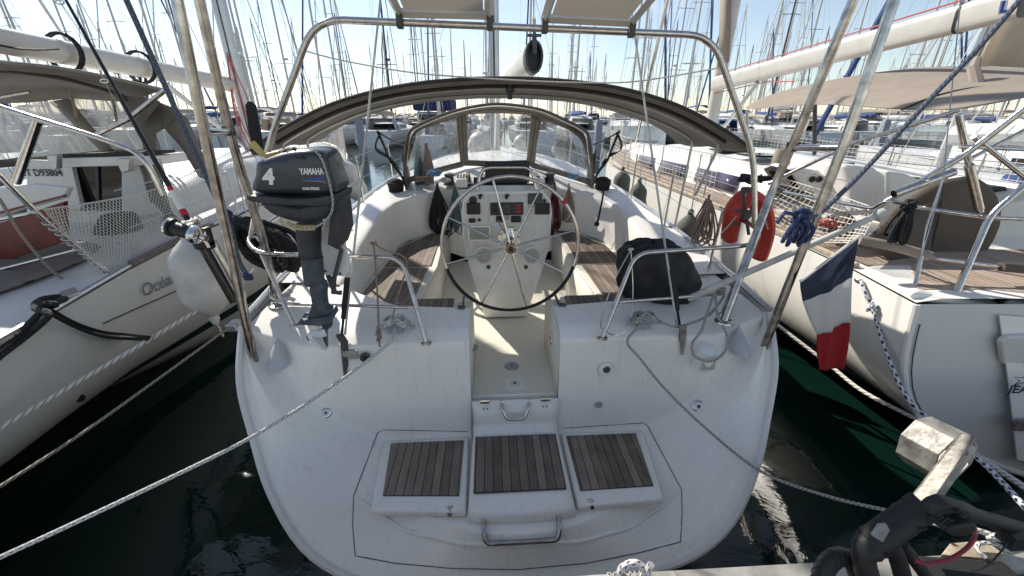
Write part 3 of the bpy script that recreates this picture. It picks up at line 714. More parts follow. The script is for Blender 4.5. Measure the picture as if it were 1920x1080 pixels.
# rails and gantry
def T(name, pts, r=.0125, mt=STEEL, parent=boat, k=10, rb=.06, lab=None, feet=()):
    mb = MB(); mb.tube(bend(pts, rb, 6), r, k)
    for f in feet: mb.lathe([(r * 2.4, 0), (r * 2.3, .008), (r * 1.4, .014)], f, (0, 0, 1), 14)
    return part(name, mb, mt, parent, lab)
for s in (-1, 1):
    xf = .54
    p = T('stern_rail', [(s * .545, 2.15, 1.315), (s * (.68 if s < 0 else .77), 2.36, 1.80), (s * 1.53, 2.36, 1.84), (s * 1.69, 2.55, 1.88), (s * 1.70, 3.1, 1.92)], .0145, rb=.1, feet=[(s * .545, 2.15, 1.315)])
    T('lower_rail', [(s * .66, 2.26, 1.51), (s * 1.50, 2.38, 1.50), (s * 1.64, 2.55, 1.52), (s * 1.70, 3.0, 1.5)], .011, parent=p, rb=.1)
    T('stanchion', [(s * 1.37, 2.27, 1.395), (s * 1.55, 2.42, 1.86)], .0125, parent=p, feet=[(s * 1.37, 2.27, 1.395)])
    T('stanchion', [(s * 1.66, 3.02, 1.42), (s * 1.70, 3.05, 1.92)], .0125, parent=p)
    for y in (4.3, 5.6, 7.2, 8.8): g, z = itp(y, GUN); T('stanchion', [(s * (g - .05), y, z), (s * (g - .03), y, z + .62)], .011, parent=p)
    mb = MB()
    for h in (.32, .61): mb.tube([(s * 1.70, 3.05, 1.42 + h)] + [(s * (itp(y, GUN)[0] - .035), y, itp(y, GUN)[1] + h) for y in (4.3, 5.6, 7.2, 8.8)] + [(s * .5, 11.6, 1.7 + h)], .0028, 4)
    parts('guard_wire', mb, STEEL, p)
    gl = [M.P(488, 725, y=2.15), M.P(432, 469, y=2.12), M.P(385, 260, y=2.11), M.P(332, 0, y=2.10)] if s < 0 else [M.P(1412, 703, y=2.12), M.P(1547, 360, y=2.10), M.P(1590, 250, y=2.10), M.P(1676, 0, y=2.10)]
    gl.append(gl[-1] + (gl[-1] - gl[-2]) * .6)
    g = T('gantry_leg', gl, .024, DSTEEL, k=16, rb=.3)
    mb = MB(); mb.lathe([(.042, -.01), (.042, .012), (.03, .02)], gl[0], (-s * .3, -.7, .6), 16); part('foot_plate', mb, STEEL, g)
    gs = [M.P(520, 573, z=1.41), M.P(500, 469, y=2.48), M.P(432, 260, y=2.40), M.P(374, 0, y=2.34)] if s < 0 else [M.P(1357, 603, z=1.40), M.P(1447, 360, y=2.42), M.P(1490, 262, y=2.38), M.P(1600, 0, y=2.30)]
    gs.append(gs[-1] + (gs[-1] - gs[-2]) * .6)
    g2 = T('gantry_strut', gs, .024, DSTEEL, k=16, rb=.3, feet=[gs[0]])
    cb0, cb1 = (M.P(382, 247, y=2.11), M.P(430, 247, y=2.40)) if s < 0 else (M.P(1580, 277, y=2.10), M.P(1484, 277, y=2.39)); T('cross_bar', [cb0, cb1], .018, parent=g)
    mb = MB(); mb.tube([cb1 + V((0, 0, -.02)), cb1 + V((0, 0, .03))], .030, 10); part('clamp', mb, DGREY, g)
# solar arch (slightly out of level) and two panels
arch = T('solar_arch', [(-1.72, 2.66, 1.86), (-1.50, 2.70, 2.42), (-1.09, 2.70, 3.09), (1.20, 2.70, 3.03), (1.62, 2.70, 2.35), (1.70, 2.64, 1.90)], .019, k=12, rb=.16)
def panel(u0, v0, u1, v1, uo0, uo1):
    a = M.P(u0, v0, y=2.68); b = M.P(u1, v1, y=2.68); up = V((0, -.86, .16))
    c0 = a + up * 1.0; c1 = b + up * 1.0; k = .035
    mb = MB(); mb.prism([a + V((k, -.03, .01)), b + V((-k, -.03, .01)), c1 + V((-k, .03, -.0)), c0 + V((k, .03, 0))], (0, 0, .008)); p_ = part('solar_panel', mb, PANEL, boat)
    mb = MB()
    for s_, e_ in ((a, b), (c0, c1), (a, c0), (b, c1)):
        mb.tube([s_, e_], .024, 4)
    part('panel_frame', mb, ALUP, p_)
    mb = MB()
    for q in (a, b): mb.box(q + V((0, 0, -.035)), (.035, .05, .08))
    parts('panel_bracket', mb, DGREY, p_, bevel=.006)
panel(748, 24, 918, 28, 0, 0); panel(1022, 34, 1186, 42, 0, 0)
# bimini
AFT = [(-1.80, 2.37), (-1.6, 2.49), (-1.2, 2.665), (-.75, 2.775), (-.3, 2.82), (.0, 2.828), (.3, 2.82), (.75, 2.775), (1.2, 2.665), (1.6, 2.49), (1.84, 2.355)]
FWD = [(-1.86, 2.37), (-1.62, 2.50), (-1.2, 2.64), (-.75, 2.72), (-.3, 2.755), (0, 2.76), (.3, 2.755), (.75, 2.72), (1.2, 2.63), (1.64, 2.49), (1.88, 2.33)]
ca = smooth([(x, 3.05, z) for x, z in AFT], 4); cf = smooth([(x, 4.45, z) for x, z in FWD], 4)
rows = [[a.lerp(b, t) + V((0, 0, -.02 * sin(pi * ((t * 2) % 1)) )) for a, b in zip(ca, cf)] for t in [i / 10 for i in range(11)]]
rows.insert(0, [p + V((0, .015, -.035)) for p in ca])
mb = MB(); mb.grid(rows); bim = part('bimini', mb, TAUPE, boat, solid=.012)
mb = MB(); mb.tube(ca, .012, 6); mb.tube(cf, .009, 6); parts('piping', mb, TAUPED, bim)
mb = MB(); mb.tube([p + V((0, .12, -.042)) for p in ca[3:-3]], .014, 6); part('zip_pocket', mb, TAUPED, bim)
for t, k0, leg in ((.25, 2, (1.66, 3.45, 1.95)), (.6, 2, (1.74, 3.9, 1.55))):
    pts = [a.lerp(b, t) + V((0, 0, -.026)) for a, b in zip(ca, cf)][k0:-k0]
    pts = [V((-leg[0], leg[1], leg[2]))] + [V((pts[0].x, pts[0].y, pts[0].z - .03))] + pts + [V((pts[-1].x, pts[-1].y, pts[-1].z - .03))] + [V(leg)]
    mb = MB(); mb.tube(bend(pts, .05, 3), .012, 8); part('bimini_bow', mb, ALU, bim)
mb = MB(); mb.box((.02, 3.13, 2.77), (.035, .02, .14)); mb.box((.02, 3.12, 2.76), (.06, .02, .03)); mb.box((.02, 3.12, 2.81), (.06, .02, .03)); part('strap_buckle', mb, BLACK, bim, bevel=.006)
# sprayhood
def hoopz(x, hw, zb, zt): return zb + (zt - zb) * (max(0, 1 - abs(x / hw) ** 2.3)) ** .5
HPX = [(757, 341), (758, 300), (762, 262), (770, 243), (790, 231), (825, 216), (863, 204), (905, 196), (939, 194), (980, 198), (1019, 206), (1060, 224), (1092, 240), (1105, 256), (1110, 295), (1114, 338)]
ha = smooth([M.P(u, v, y=5.10) for u, v in HPX], 4)
hb_ = smooth([M.P(935 + (u - 935) * .962, v + (9 if 780 < u < 1095 else 4), y=5.26) for u, v in HPX], 4)
def wf(x, k): return 0
mb = MB(); mb.grid([ha, [a.lerp(b, .5) + V((0, 0, .012)) for a, b in zip(ha, hb_)], hb_]); spray = part('sprayhood', mb, TAUPE, boat, solid=.01)
mb = MB(); mb.tube([p + V((0, -.006, 0)) for p in ha], .010, 8); part('sprayhood_bow', mb, TAUPE, spray)
mb = MB(); mb.tube([p * .97 + V((0, .16, .06)) for p in ha[3:-3]], .011, 8); part('inner_bow', mb, STEEL, spray)
# front: three clear panes in a cloth frame, leaning forward to the coachroof
WIN = [([(786, 245, 5.18), (820, 232, 5.27), (856, 222, 5.36)], [(770, 290, 5.19), (815, 275, 5.42), (860, 262, 5.62)], [(768, 331, 5.20), (818, 315, 5.52), (864, 303, 5.84)]),
       ([(873, 215, 5.38), (935, 212, 5.40), (998, 216, 5.38)], [(874, 257, 5.66), (933, 255, 5.68), (993, 258, 5.66)], [(876, 300, 5.90), (932, 302, 5.92), (988, 300, 5.90)]),
       ([(1013, 224, 5.36), (1052, 237, 5.27), (1082, 255, 5.19)], [(1007, 262, 5.60), (1052, 276, 5.40), (1097, 292, 5.19)], [(1001, 305, 5.84), (1050, 318, 5.50), (1102, 334, 5.20)])]
def pq(l): return [M.P(u, v, y=y) for u, v, y in l]
def dens(rows, n=4):
    r1 = [smooth(r, n) for r in rows]; cols = [smooth([r[i] for r in r1], n) for i in range(len(r1[0]))]
    return [[cols[i][j] for i in range(len(cols))] for j in range(len(cols[0]))]
for w3 in WIN:
    mb = MB(); mb.grid(dens([pq(r) for r in w3])); part('clear_window', mb, CLEAR, spray)
def strip(name, a, b, mt=TAUPE, n=5): 
    mb = MB(); mb.grid([smooth(pq(a), n), smooth(pq(b), n)]); return part(name, mb, mt, spray, solid=.008)
topw = [(767, 300, 5.19), (771, 265, 5.18), (786, 245, 5.18), (820, 232, 5.27), (856, 222, 5.36), (873, 215, 5.38), (935, 212, 5.40), (998, 216, 5.38), (1013, 224, 5.36), (1052, 237, 5.27), (1082, 255, 5.19), (1095, 275, 5.19), (1103, 300, 5.2)]
toph = [(760, 300, 5.16), (765, 258, 5.16), (785, 239, 5.2), (820, 224, 5.24), (856, 211, 5.27), (873, 207, 5.27), (935, 202, 5.27), (998, 208, 5.27), (1013, 213, 5.27), (1052, 228, 5.24), (1084, 244, 5.2), (1100, 262, 5.17), (1110, 300, 5.16)]
strip('window_surround', topw, toph)
botw = [(764, 333, 5.2), (818, 315, 5.52), (864, 303, 5.84), (876, 300, 5.90), (932, 302, 5.92), (988, 300, 5.90), (1001, 305, 5.84), (1050, 318, 5.50), (1106, 336, 5.20)]
strip('window_surround', botw, [(u, v + 11, y) for u, v, y in botw])
for a, b in (([(855, 220, 5.35), (859, 262, 5.61), (863, 304, 5.85)], [(875, 214, 5.37), (876, 258, 5.66), (878, 302, 5.9)]), ([(996, 215, 5.37), (992, 258, 5.65), (987, 302, 5.9)], [(1015, 224, 5.35), (1009, 262, 5.60), (1003, 306, 5.84)])):
    strip('window_pillar', a, b)
    for o in (.35, .65):
        mb = MB(); mb.tube([p.lerp(q_, o) + V((0, -.014, 0)) for p, q_ in zip(pq(a), pq(b))], .011, 6); part('zip_seam', mb, TAUPEL, spray)
for u0, v1 in ((882, 243), (986, 275)):
    mb = MB(); mb.tube(pq([(u0, 208, 5.25), (u0 + 1, lerp(208, v1, .5), 5.25), (u0 + 1, v1, 5.25)]), .010, 6, flat=.4); part('tie_strap', mb, TAUPED, spray)
for s in (-1, 1):                                      # side flaps and their straps
    mb = MB(); rows = [[V((s * 1.175, 5.10, z)) for z in (1.74, 1.9, 2.05, 2.2)], [V((s * 1.17, 5.32, z)) for z in (1.74, 1.88, 2.0, 2.1)], [V((s * 1.17, 5.45, z)) for z in (1.74, 1.8, 1.85, 1.9)]]
    mb.grid(rows); part('side_flap', mb, TAUPE, spray, solid=.01)
    mb = MB(); rnd = random.Random(5)
    c = V((s * 1.34, 4.9, 2.28))
    mb.tube(smooth([(s * 1.13, 5.08, 2.27), (s * 1.25, 5.0, 2.33), (s * 1.37, 4.9, 2.42)], 4), [.026] * 8 + [.03], 6, flat=.35)
    mb.tube(smooth([(s * 1.38, 4.9, 2.44), (s * 1.32, 4.92, 2.25), (s * 1.28, 4.95, 2.1), (s * 1.2, 5.02, 1.95), (s * 1.16, 5.06, 1.80)], 4), .034, 6, flat=.35)
    mb.tube(smooth([(s * 1.36, 4.9, 2.4), (s * 1.42, 4.9, 2.25), (s * 1.30, 4.95, 2.15), (s * 1.24, 5.0, 2.05)], 4), .036, 6, flat=.35)
    part('lashing_strap', mb, BLKC, spray)
# mast, boom, rigging
mb = MB(); rows = []
mast_y = 8.5
for z in (1.85, 6, 12, 16.5): rows.append([V((.10 * cos(a), mast_y + .14 * sin(a), z)) for a in [2 * pi * i / 16 for i in range(16)]])
mb.grid(rows, closed_u=True); mast = part('mast', mb, ALU, boat)
mb = MB(); mb.box((0, mast_y - .145, 8), (.035, .02, 12)); mb.box((-.075, mast_y - .13, 7), (.012, .012, 10)); part('sail_track', mb, DGREY, mast)
mb = MB()
for z in (6.5, 10.5): mb.tube([(-.95, mast_y - .1, z), (0, mast_y, z + .03), (.95, mast_y - .1, z)], .022, 6)
part('spreaders', mb, ALU, mast)
mb = MB()
for s in (-1, 1):
    mb.tube([(s * 1.75, 8.2, 1.6), (s * .95, mast_y - .1, 6.5), (s * .95, mast_y - .1, 10.5), (0, mast_y, 16.3)], .004, 4)
    mb.tube([(s * 1.70, 8.1, 1.6), (0, mast_y, 6.6)], .004, 4)
mb.tube([(0, 12.6, 1.8), (0, mast_y, 16.2)], .004, 4)
for s in (-1, 1):                                      # split backstay, seen as two pale wires over the bimini
    mb.tube([(s * 1.06, 2.24, 1.34), (s * .14, 5.0, 7.9), (0, mast_y, 16.4)], .0075, 6)
part('standing_rigging', mb, GREYW, mast)
for s in (-1, 1):
    mb = MB(); a = V((s * 1.08, 2.24, 1.34)); d = V((-s * .92, 2.76, 6.56)).normalized()
    e0 = onsurf(649, 704) if s < 0 else onsurf(1277, 664); e0 = e0 + V((0, -.012, 0)); e1_ = onsurf(646, 640) if s < 0 else onsurf(1279, 632); e1_ = e1_ + V((0, -.014, 0)); e2_ = V((s * 1.06, 2.155, 1.385)); wv = V((.022, 0, 0))
    mb.grid([[e0 - wv * .5, e0 + wv * .5], [e1_ - wv, e1_ + wv], [e2_ - wv, e2_ + wv]]); mb.grid([[p + V((0, .014, 0)) for p in r_] for r_ in ([e0 - wv * .5, e0 + wv * .5], [e1_ - wv, e1_ + wv], [e2_ - wv, e2_ + wv])], flip=True)
    for q in (.25, .5, .75): mb.lathe([(.008, 0), (.006, .005)], e1_.lerp(e0, q), (0, -1, 0), 8)
    cp = part('chainplate', mb, DGREY if s < 0 else ALUR, boat, bevel=.002)
    mb = MB(); mb.tube([a, a + d * .1], .009, 8); mb.tube([a + d * .1, a + d * .16], .017, 8); mb.tube([a + d * .16, a + d * .36], .020, 8); part('turnbuckle', mb, BLACKR, cp)
# boom with open end fitting
be = M.P(998, 108, y=5.3); bf = V((0, mast_y - .2, 2.95)); ax = (be - bf).normalized()
q = V((0, 0, 1)); sx = ax.cross(q).normalized(); q = sx.cross(ax)
def bsec(c, w_, h_): return [c + sx * (w_ * cos(a)) + q * (h_ * sin(a) * (1 if sin(a) > 0 else 1.15)) for a in [2 * pi * i / 18 for i in range(18)]]
mb = MB(); mb.grid([bsec(bf, .085, .13), bsec(be, .10, .155)], closed_u=True); boom = part('boom', mb, ALUP, boat)
mb = MB(); mb.grid([bsec(be - ax * .02, .108, .163), bsec(be + ax * .10, .108, .165), bsec(be + ax * .10, .085, .14), bsec(be - ax * .02, .085, .14)], closed_u=True); mb.face([len(mb.v) - 18 + i for i in range(18)], None, False); part('boom_end_casting', mb, DGREY, boom)
mb = MB(); mb.box(be + ax * .1 + q * .14, (.05, .05, .14)); mb.box(be + ax * .1 + q * .20, (.16, .02, .03)); mb.box(be + ax * .12 + q * .08, (.045, .05, .14)); mb.tube([be + ax * .1 + q * .20, be + ax * .1 + q * .28], .02, 8); part('boom_end_fork', mb, DGREY, boom, bevel=.008)
mb = MB(); mb.tube([be + ax * .1 + q * .28, be + ax * .08 + q * .36], .022, 8); mb.tube([be + ax * .08 + q * .36, V((.0, mast_y - .3, 15))], .006, 5); part('topping_lift', mb, R_WT, boom)
mb = MB(); mb.tube([(0, mast_y - .15, 2.0), (.0, 6.9, 2.88)], .03, 10); part('boom_vang', mb, ALU, boom)
# winches and clutches, genoa winches
def winch(c, s=1, mt=CHROME):
    mb = MB(); mb.lathe([(.075 * s, 0), (.08 * s, .02 * s), (.058 * s, .05 * s), (.052 * s, .10 * s), (.066 * s, .125 * s), (.066 * s, .14 * s), (.03 * s, .15 * s)], c, (0, 0, 1), 22)
    o = part('winch', mb, mt, boat); mb = MB()
    mb.lathe([(.06 * s, .045 * s), (.056 * s, .10 * s)], c, (0, 0, 1), 22); part('winch_drum', mb, BLACK, o); return o
winch((-.63, 5.12, 1.80), .95, DGREY); winch((.62, 5.12, 1.80), .95, DGREY); winch((-1.27, 5.02, 1.66), .9); winch((1.27, 5.02, 1.66), .9)
for s in (-1, 1):
    mb = MB(); c = V((s * 1.27 + .0, 5.02, 1.68)); rr = random.Random(3)
    mb.lathe([(.06, .04), (.075, .06), (.088, .16), (.08, .19), (.05, .215), (.02, .22)], c, (0, 0, 1), 18); 
    for k in range(7): mb.tube([c + V(((.078 + .0025 * k) * cos(a), (.078 + .0025 * k) * sin(a), .05 + k * .021 + .008 * sin(a + k))) for a in [2 * pi * i / 18 for i in range(18)]], .012, 5, closed=True)
    # line
    solo('winch_line', mb, R_K, 'black line wound thickly round the %s cockpit winch of the middle boat' % ('left' if s < 0 else 'right'), 'rope')
mb = MB()
for i in range(5): mb.box((-.52 + i * .035, 5.13, 1.86), (.026, .14, .05)); mb.box((-.52 + i * .035, 5.07, 1.90), (.022, .10, .012), Matrix.Rotation(.5, 3, 'X'))
for i in range(4): mb.box((.44 + i * .035, 5.13, 1.86), (.026, .14, .05))
parts('rope_clutch', mb, DGREY, boat, bevel=.004)
mb = MB(); mb.tube(smooth([M.P(560, 92, y=2.95), M.P(640, 113, y=2.95), M.P(780, 137, y=2.9), M.P(960, 150, y=2.9), M.P(1100, 155, y=2.9), M.P(1200, 152, y=2.9), M.P(1345, 128, y=2.9)], 5), .005, 5)
solo('white_line', mb, R_WT, 'thin white line strung across behind the solar arch above the bimini', 'rope')
# ------------------------------------------------------------------ things on and round our boat
def pil(poly, y0, y1, r=.03, k=4, cen=None):           # a side outline pushed in depth with rounded edges
    poly = [V(p) for p in poly]; c = cen or sum(poly, V()) / len(poly); rows = []
    prof_ = [(y0 + r * (1 - cos(pi / 2 * i / k)), r * (1 - sin(pi / 2 * i / k))) for i in range(k + 1)]
    prof_ += [(y1 - r * (1 - cos(pi / 2 * i / k)), r * (1 - sin(pi / 2 * i / k))) for i in range(k, -1, -1)]
    mb = MB()
    for y, ins in prof_:
        rows.append([V((p.x + (c - p).normalized().x * ins, y, p.z + (c - p).normalized().z * ins)) for p in poly])
    mb.grid(rows, closed_u=True); n = len(poly)
    mb.face(list(range(n))[::-1], None, True); mb.face([len(mb.v) - n + i for i in range(n)], None, True)
    return mb
def PX(lst, y, F=None): return [(F or CF).P(u, v, y=y) for u, v in lst]
CF = M
ob = thing('outboard_motor', 'dark blue-grey four horsepower outboard motor hung on the left stern rail', 'outboard motor', (-1.10, 2.15, 1.38))
yo = 2.0
cowl = smooth(PX([(472, 362), (472, 330), (474, 308), (484, 301), (520, 288), (556, 281), (590, 282), (606, 294), (616, 325), (624, 364), (560, 367)], yo), 4, True)
co = part('cowl', pil(cowl, yo, yo + .27, .05), BLUEG, ob)
part('cowl_lip', pil(smooth(PX([(468, 366), (470, 377), (540, 386), (600, 387), (624, 384), (627, 366), (600, 370), (540, 371)], yo), 3, True), yo - .012, yo + .28, .02), BLUEG2, ob)
part('lower_cowl', pil(smooth(PX([(484, 380), (494, 398), (515, 410), (545, 420), (575, 424), (604, 414), (622, 402), (626, 380), (560, 384)], yo), 3, True), yo + .01, yo + .26, .05), BLUEG2, ob)
part('clamp_bracket', pil(PX([(618, 365), (630, 365), (636, 400), (640, 440), (630, 470), (612, 460), (618, 400)], yo + .05), yo + .06, yo + .26, .01), BLUEG2, ob)
def tpx(body, u, v, size, mt, par, y, **k): 
    p_ = CF.P(u, v, y=y); return text(body, size, p_, k.pop('xd', (1, 0, 0)), k.pop('yd', (0, 0, 1)), mt, par, **k)
tpx('4', 494, 345, .098, WHT, co, yo - .001, sx=1.05, bold=.004, shear=.15, name='power_number')
tpx('YAMAHA', 563, 327, .040, WHT, co, yo - .001, sx=.66, bold=.0012, name='maker_lettering')
tpx('FOUR STROKE', 568, 356, .016, WHT, co, yo - .001, sx=.74, bold=.0006, name='engine_lettering')
mb = MB(); mb.prism(PX([(563, 336), (604, 332), (606, 338), (566, 337)], yo - .0005)[::-1], (0, -.001, 0)); part('cowl_stripe', mb, BLUI, co, 'blue stripe')
mb = MB(); mb.prism(PX([(565, 338), (606, 339), (615, 345), (607, 342), (568, 339)], yo - .0005)[::-1], (0, -.001, 0)); part('cowl_stripe', mb, CANV, co, 'beige stripe')
mb = MB(); mb.prism(PX([(553, 296), (570, 292), (574, 297)], yo + .004)[::-1], (0, -.012, 0)); part('air_intake', mb, BLACK, co)
# leg
def stack(pts, y, F=None):                              # (u, v, half width px, depth) -> rings
    rows = []
    for u, v, hw, dp in pts:
        c = CF.P(u, v, y=y); e = CF.P(u + hw, v, y=y); w_ = abs(e.x - c.x)
        rows.append([V((c.x + w_ * cos(a), y + dp * sin(a), c.z)) for a in [2 * pi * j / 16 for j in range(16)]])
    mb = MB(); mb.grid(rows[::-1], closed_u=True); n = len(mb.v)
    mb.face(list(range(16))[::-1], None, False); mb.face([n - 16 + j for j in range(16)], None, False); return mb
ym = yo + .12
part('shaft_housing', stack([(582, 418, 26, .07), (579, 430, 23, .065), (581, 470, 20, .06), (582, 478, 21, .062), (583, 482, 19, .055)], ym), BLUEG2, ob)
part('shaft_sleeve', stack([(585, 482, 20, .055), (589, 524, 19, .05), (590, 528, 20, .052), (590, 532, 18, .05)], ym), LEG, ob)
lg = pil(smooth(PX([(580, 531), (606, 531), (608, 555), (612, 578), (618, 580), (620, 585), (616, 596), (603, 602), (580, 605), (575, 596), (583, 570)], ym - .03), 3, True), ym - .035, ym + .035, .02)
part('gear_leg', lg, LEG, ob)
mb = MB(); mb.prism(PX([(555, 609), (600, 612), (622, 604), (617, 594), (580, 600)], ym - .06), (0, .13, .012)); part('cavitation_plate', mb, LEG, ob, bevel=.004)
gc = stack([(612, 600, 5, .012), (612, 612, 8, .02), (611, 625, 7, .02), (612, 650, 3, .008)], ym)
part('skeg', pil(PX([(604, 600), (622, 600), (622, 612), (612, 618), (613, 652), (606, 648), (603, 620)], ym - .01), ym - .012, ym + .016, .008), LEG, ob)
hubc = CF.P(593, 628, y=ym - .02); ax_ = V((-.85, -.5, -.15)).normalized()
prop = MB(); prop.lathe([(.030, -.05), (.030, .03), (.02, .045)], hubc, ax_, 14); pr = part('propeller_hub', prop, WHT, ob)
mb = MB(); mb.lathe([(.02, .04), (.018, .05), (.006, .052)], hubc, ax_, 10); part('hub_nut', mb, BLACK, pr)
e1 = ax_.orthogonal().normalized(); e2 = ax_.cross(e1)
for k in range(3):
    a0 = 2 * pi * k / 3 + .4; mb = MB(); rows = []
    for i in range(7):
        t = i / 6; rr = .03 + .095 * t; wd = .16 + .62 * sin(pi * (t * .8 + .12))
        rows.append([hubc + (e1 * cos(a0 + wd * q_) + e2 * sin(a0 + wd * q_)) * rr * (1 - .10 * q_ * q_) + ax_ * (q_ * .022) for q_ in (-1, -.5, 0, .5, 1)])
    mb.grid(rows); part('propeller_blade', mb, WHT, pr, solid=.006)
mb = MB(); mb.tube(smooth(PX([(540, 420), (565, 428), (595, 424), (618, 405), (624, 380), (618, 345), (604, 300), (592, 284)], yo - .015), 4), .006, 6); part('lashing_cord', mb, R_G, ob)
mb = MB(); mb.tube(smooth(PX([(538, 418), (560, 427), (590, 427)], yo - .005), 4), .014, 6); part('fuel_hose', mb, YEL, ob)
mb = MB(); mb.tube(PX([(625, 530), (640, 470), (624, 445)], yo + .2), .012, 8); part('tilt_bar', mb, DGREY, ob)
# mounting board stays with the boat
mb = MB(); mb.prism(PX([(602, 515), (648, 519), (656, 505), (640, 430), (618, 395), (600, 440)], 2.24), (0, .03, 0)); mo = part('motor_board', mb, WHT, boat, bevel=.005)
mb = MB()
for u, v in ((638, 513), (610, 508), (646, 440)): mb.lathe([(.008, 0), (.006, .006)], CF.P(u, v, y=2.24), (0, -1, 0), 8)
parts('board_bolt', mb, DGREY, mo)
mb = MB(); mb.tube(PX([(615, 515), (628, 548), (640, 549)], 2.26), .016, 8); mb.tube(PX([(632, 440), (625, 550)], 2.27), .014, 8); parts('board_strut', mb, DGREY, mo)
# cloth lying on the cowl, oar grip beside it
mb = MB(); rows = []; rnd = random.Random(2)
for j in range(7):
    rows.append([CF.P(lerp(528, 572, i / 14), 283 - 4 * sin(i / 14 * pi) - rnd.uniform(0, 3.5), y=yo + .04 + j * .03) + V((0, 0, -.012 + rnd.uniform(0, .016))) for i in range(15)])
mb.grid(rows); solo('rag', mb, CANV, 'crumpled ochre cloth lying on top of the outboard motor', 'cloth', solid=.008, sub=1)
mb = MB(); mb.tube(PX([(472, 268), (487, 284), (500, 292), (525, 285)], yo + .1), [.018, .017, .012, .008], 8); solo('yellow_strap', mb, YEL, 'yellow webbing strap sticking up beside the outboard cowl', 'strap')
mb = MB(); mb.tube(PX([(487, 290), (478, 245), (470, 196)], yo + .45), [.026, .030, .026], 10); mb.tube(PX([(470, 198), (469, 190)], yo + .45), [.026, .012], 10); solo('winch_handle_holder', mb, BLACKR, 'upright black rubber sheath standing behind the outboard motor', 'sheath')
# covered barbecue
mb = MB(); rnd = random.Random(11); rows = []
bc = V((1.06, 2.66, 1.53))
for i in range(25):
    th = pi * i / 24; row = []
    for j in range(40):
        a = 2 * pi * j / 40; f = 1 + .05 * sin(3 * a + 2 * th) + .03 * sin(7 * a - 5 * th) + .028 * sin(13 * a + 9 * th) * sin(th) + .04 * sin(5 * th + a)
        sx_, sz_ = sin(th), cos(th)
        rr = abs(sx_) ** .75
        z = sz_ * .255 * (1 if sz_ > 0 else 1.05)
        row.append(bc + V((rr * cos(a) * .30 * f + .05 * (-sz_), rr * sin(a) * .19 * f, z * f - .04 * rr * cos(a))))
    rows.append(row)
mb.grid(rows[::-1], closed_u=True); solo('covered_barbecue', mb, BLKC, 'bulky round thing under black cloth cover on the right stern rail', 'covered bundle')
# horseshoe lifebuoy
mb = MB(); path = smooth(PX([(1366, 452), (1370, 425), (1378, 392), (1402, 369), (1424, 385), (1434, 420), (1430, 455), (1421, 486)], 2.86), 5)
n_ = len(path); rs = [.078 + .022 * sin(pi * i / (n_ - 1)) for i in range(n_)]; rs[0] *= .75; rs[-1] *= .75
mb.tube(path, rs, 12, flat=.6)
lb = thing('lifebuoy', 'red horseshoe lifebuoy strapped inside the right stern rail', 'lifebuoy', path[n_ // 2] - V((0, 0, .45)))
part('buoy_body', mb, RED, lb)
mb = MB(); mb.tube([p + V((0, -.062, .0)) for p in path[4:-6]], .005, 5); mb.tube(smooth(PX([(1350, 440), (1385, 400), (1405, 352), (1425, 380), (1440, 430)], 2.78), 4), .005, 5); part('grab_line', mb, R_WT, lb)
mb = MB(); mb.tube(PX([(1392, 352), (1398, 400), (1404, 440)], 2.74), .012, 8); mb.box(CF.P(1400, 402, y=2.74), (.05, .03, .06)); mb.box(CF.P(1399, 356, y=2.74), (.05, .03, .04)); mb.box(CF.P(1383, 395, y=2.74), (.05, .02, .02)); mb.box(CF.P(1380, 420, y=2.74), (.05, .02, .02)); part('holder', mb, DGREY, lb, bevel=.004)
# ensign
fl = thing('ensign', 'blue white and red flag hanging from a grey staff on the right quarter', 'flag', CF.P(1290, 560, y=2.3))
a, b = CF.P(1290, 560, y=2.35), CF.P(1643, 405, y=2.05); d = (b - a)
mb = MB(); mb.tube([a, a + d * .5, b], [.022, .019, .017], 10); mb.lathe([(.018, -.01), (.03, .0), (.034, .02), (.028, .04), (.012, .05)], b, d, 14); stf = part('staff', mb, GREYW, fl)
yf = 2.02
tops = [(1512, 530), (1560, 488), (1613, 440)]
def frow(p, q, y, n=18, amp=.02, ph=0):
    A, B = CF.P(p[0], p[1], y=y), CF.P(q[0], q[1], y=y)
    return [A.lerp(B, i / n) + V((0, .38 * amp * sin(i / n * 8 + ph) + amp * .16 * sin(i / n * 19 + 2 * ph), 0)) for i in range(n + 1)]
keys = [((1500, 528), (1612, 442), .008), ((1502, 540), (1607, 480), .02), ((1508, 567), (1600, 521), .028), ((1520, 600), (1596, 565), .032), ((1533, 629), (1592, 604), .034), ((1532, 665), (1587, 650), .03), ((1537, 694), (1580, 691), .024)]
def fseg(k0, k1, name, mt, nn=6):
    rows = []
    for k in range(k0, k1):
        for j in range(nn):
            t = j / nn; p0, p1 = keys[k], keys[k + 1]
            rows.append(frow([lerp(p0[0][i], p1[0][i], t) for i in (0, 1)], [lerp(p0[1][i], p1[1][i], t) for i in (0, 1)], yf, amp=lerp(p0[2], p1[2], t), ph=(k + t) * .5))
    p0 = keys[k1]; rows.append(frow(p0[0], p0[1], yf, amp=p0[2], ph=k1 * .5))
    mb = MB(); mb.grid(rows); part(name, mb, mt, fl, solid=.002)
fseg(0, 2, 'blue_panel', FLB); fseg(2, 4, 'white_panel', FLW); fseg(4, 6, 'red_panel', FLR)
a = CF.P(1556, 470, y=yf - .03); 
mb = MB(); mb.tube([CF.P(1500, 528, y=yf), CF.P(1612, 442, y=yf)], .008, 6); part('heading', mb, GELS, fl)
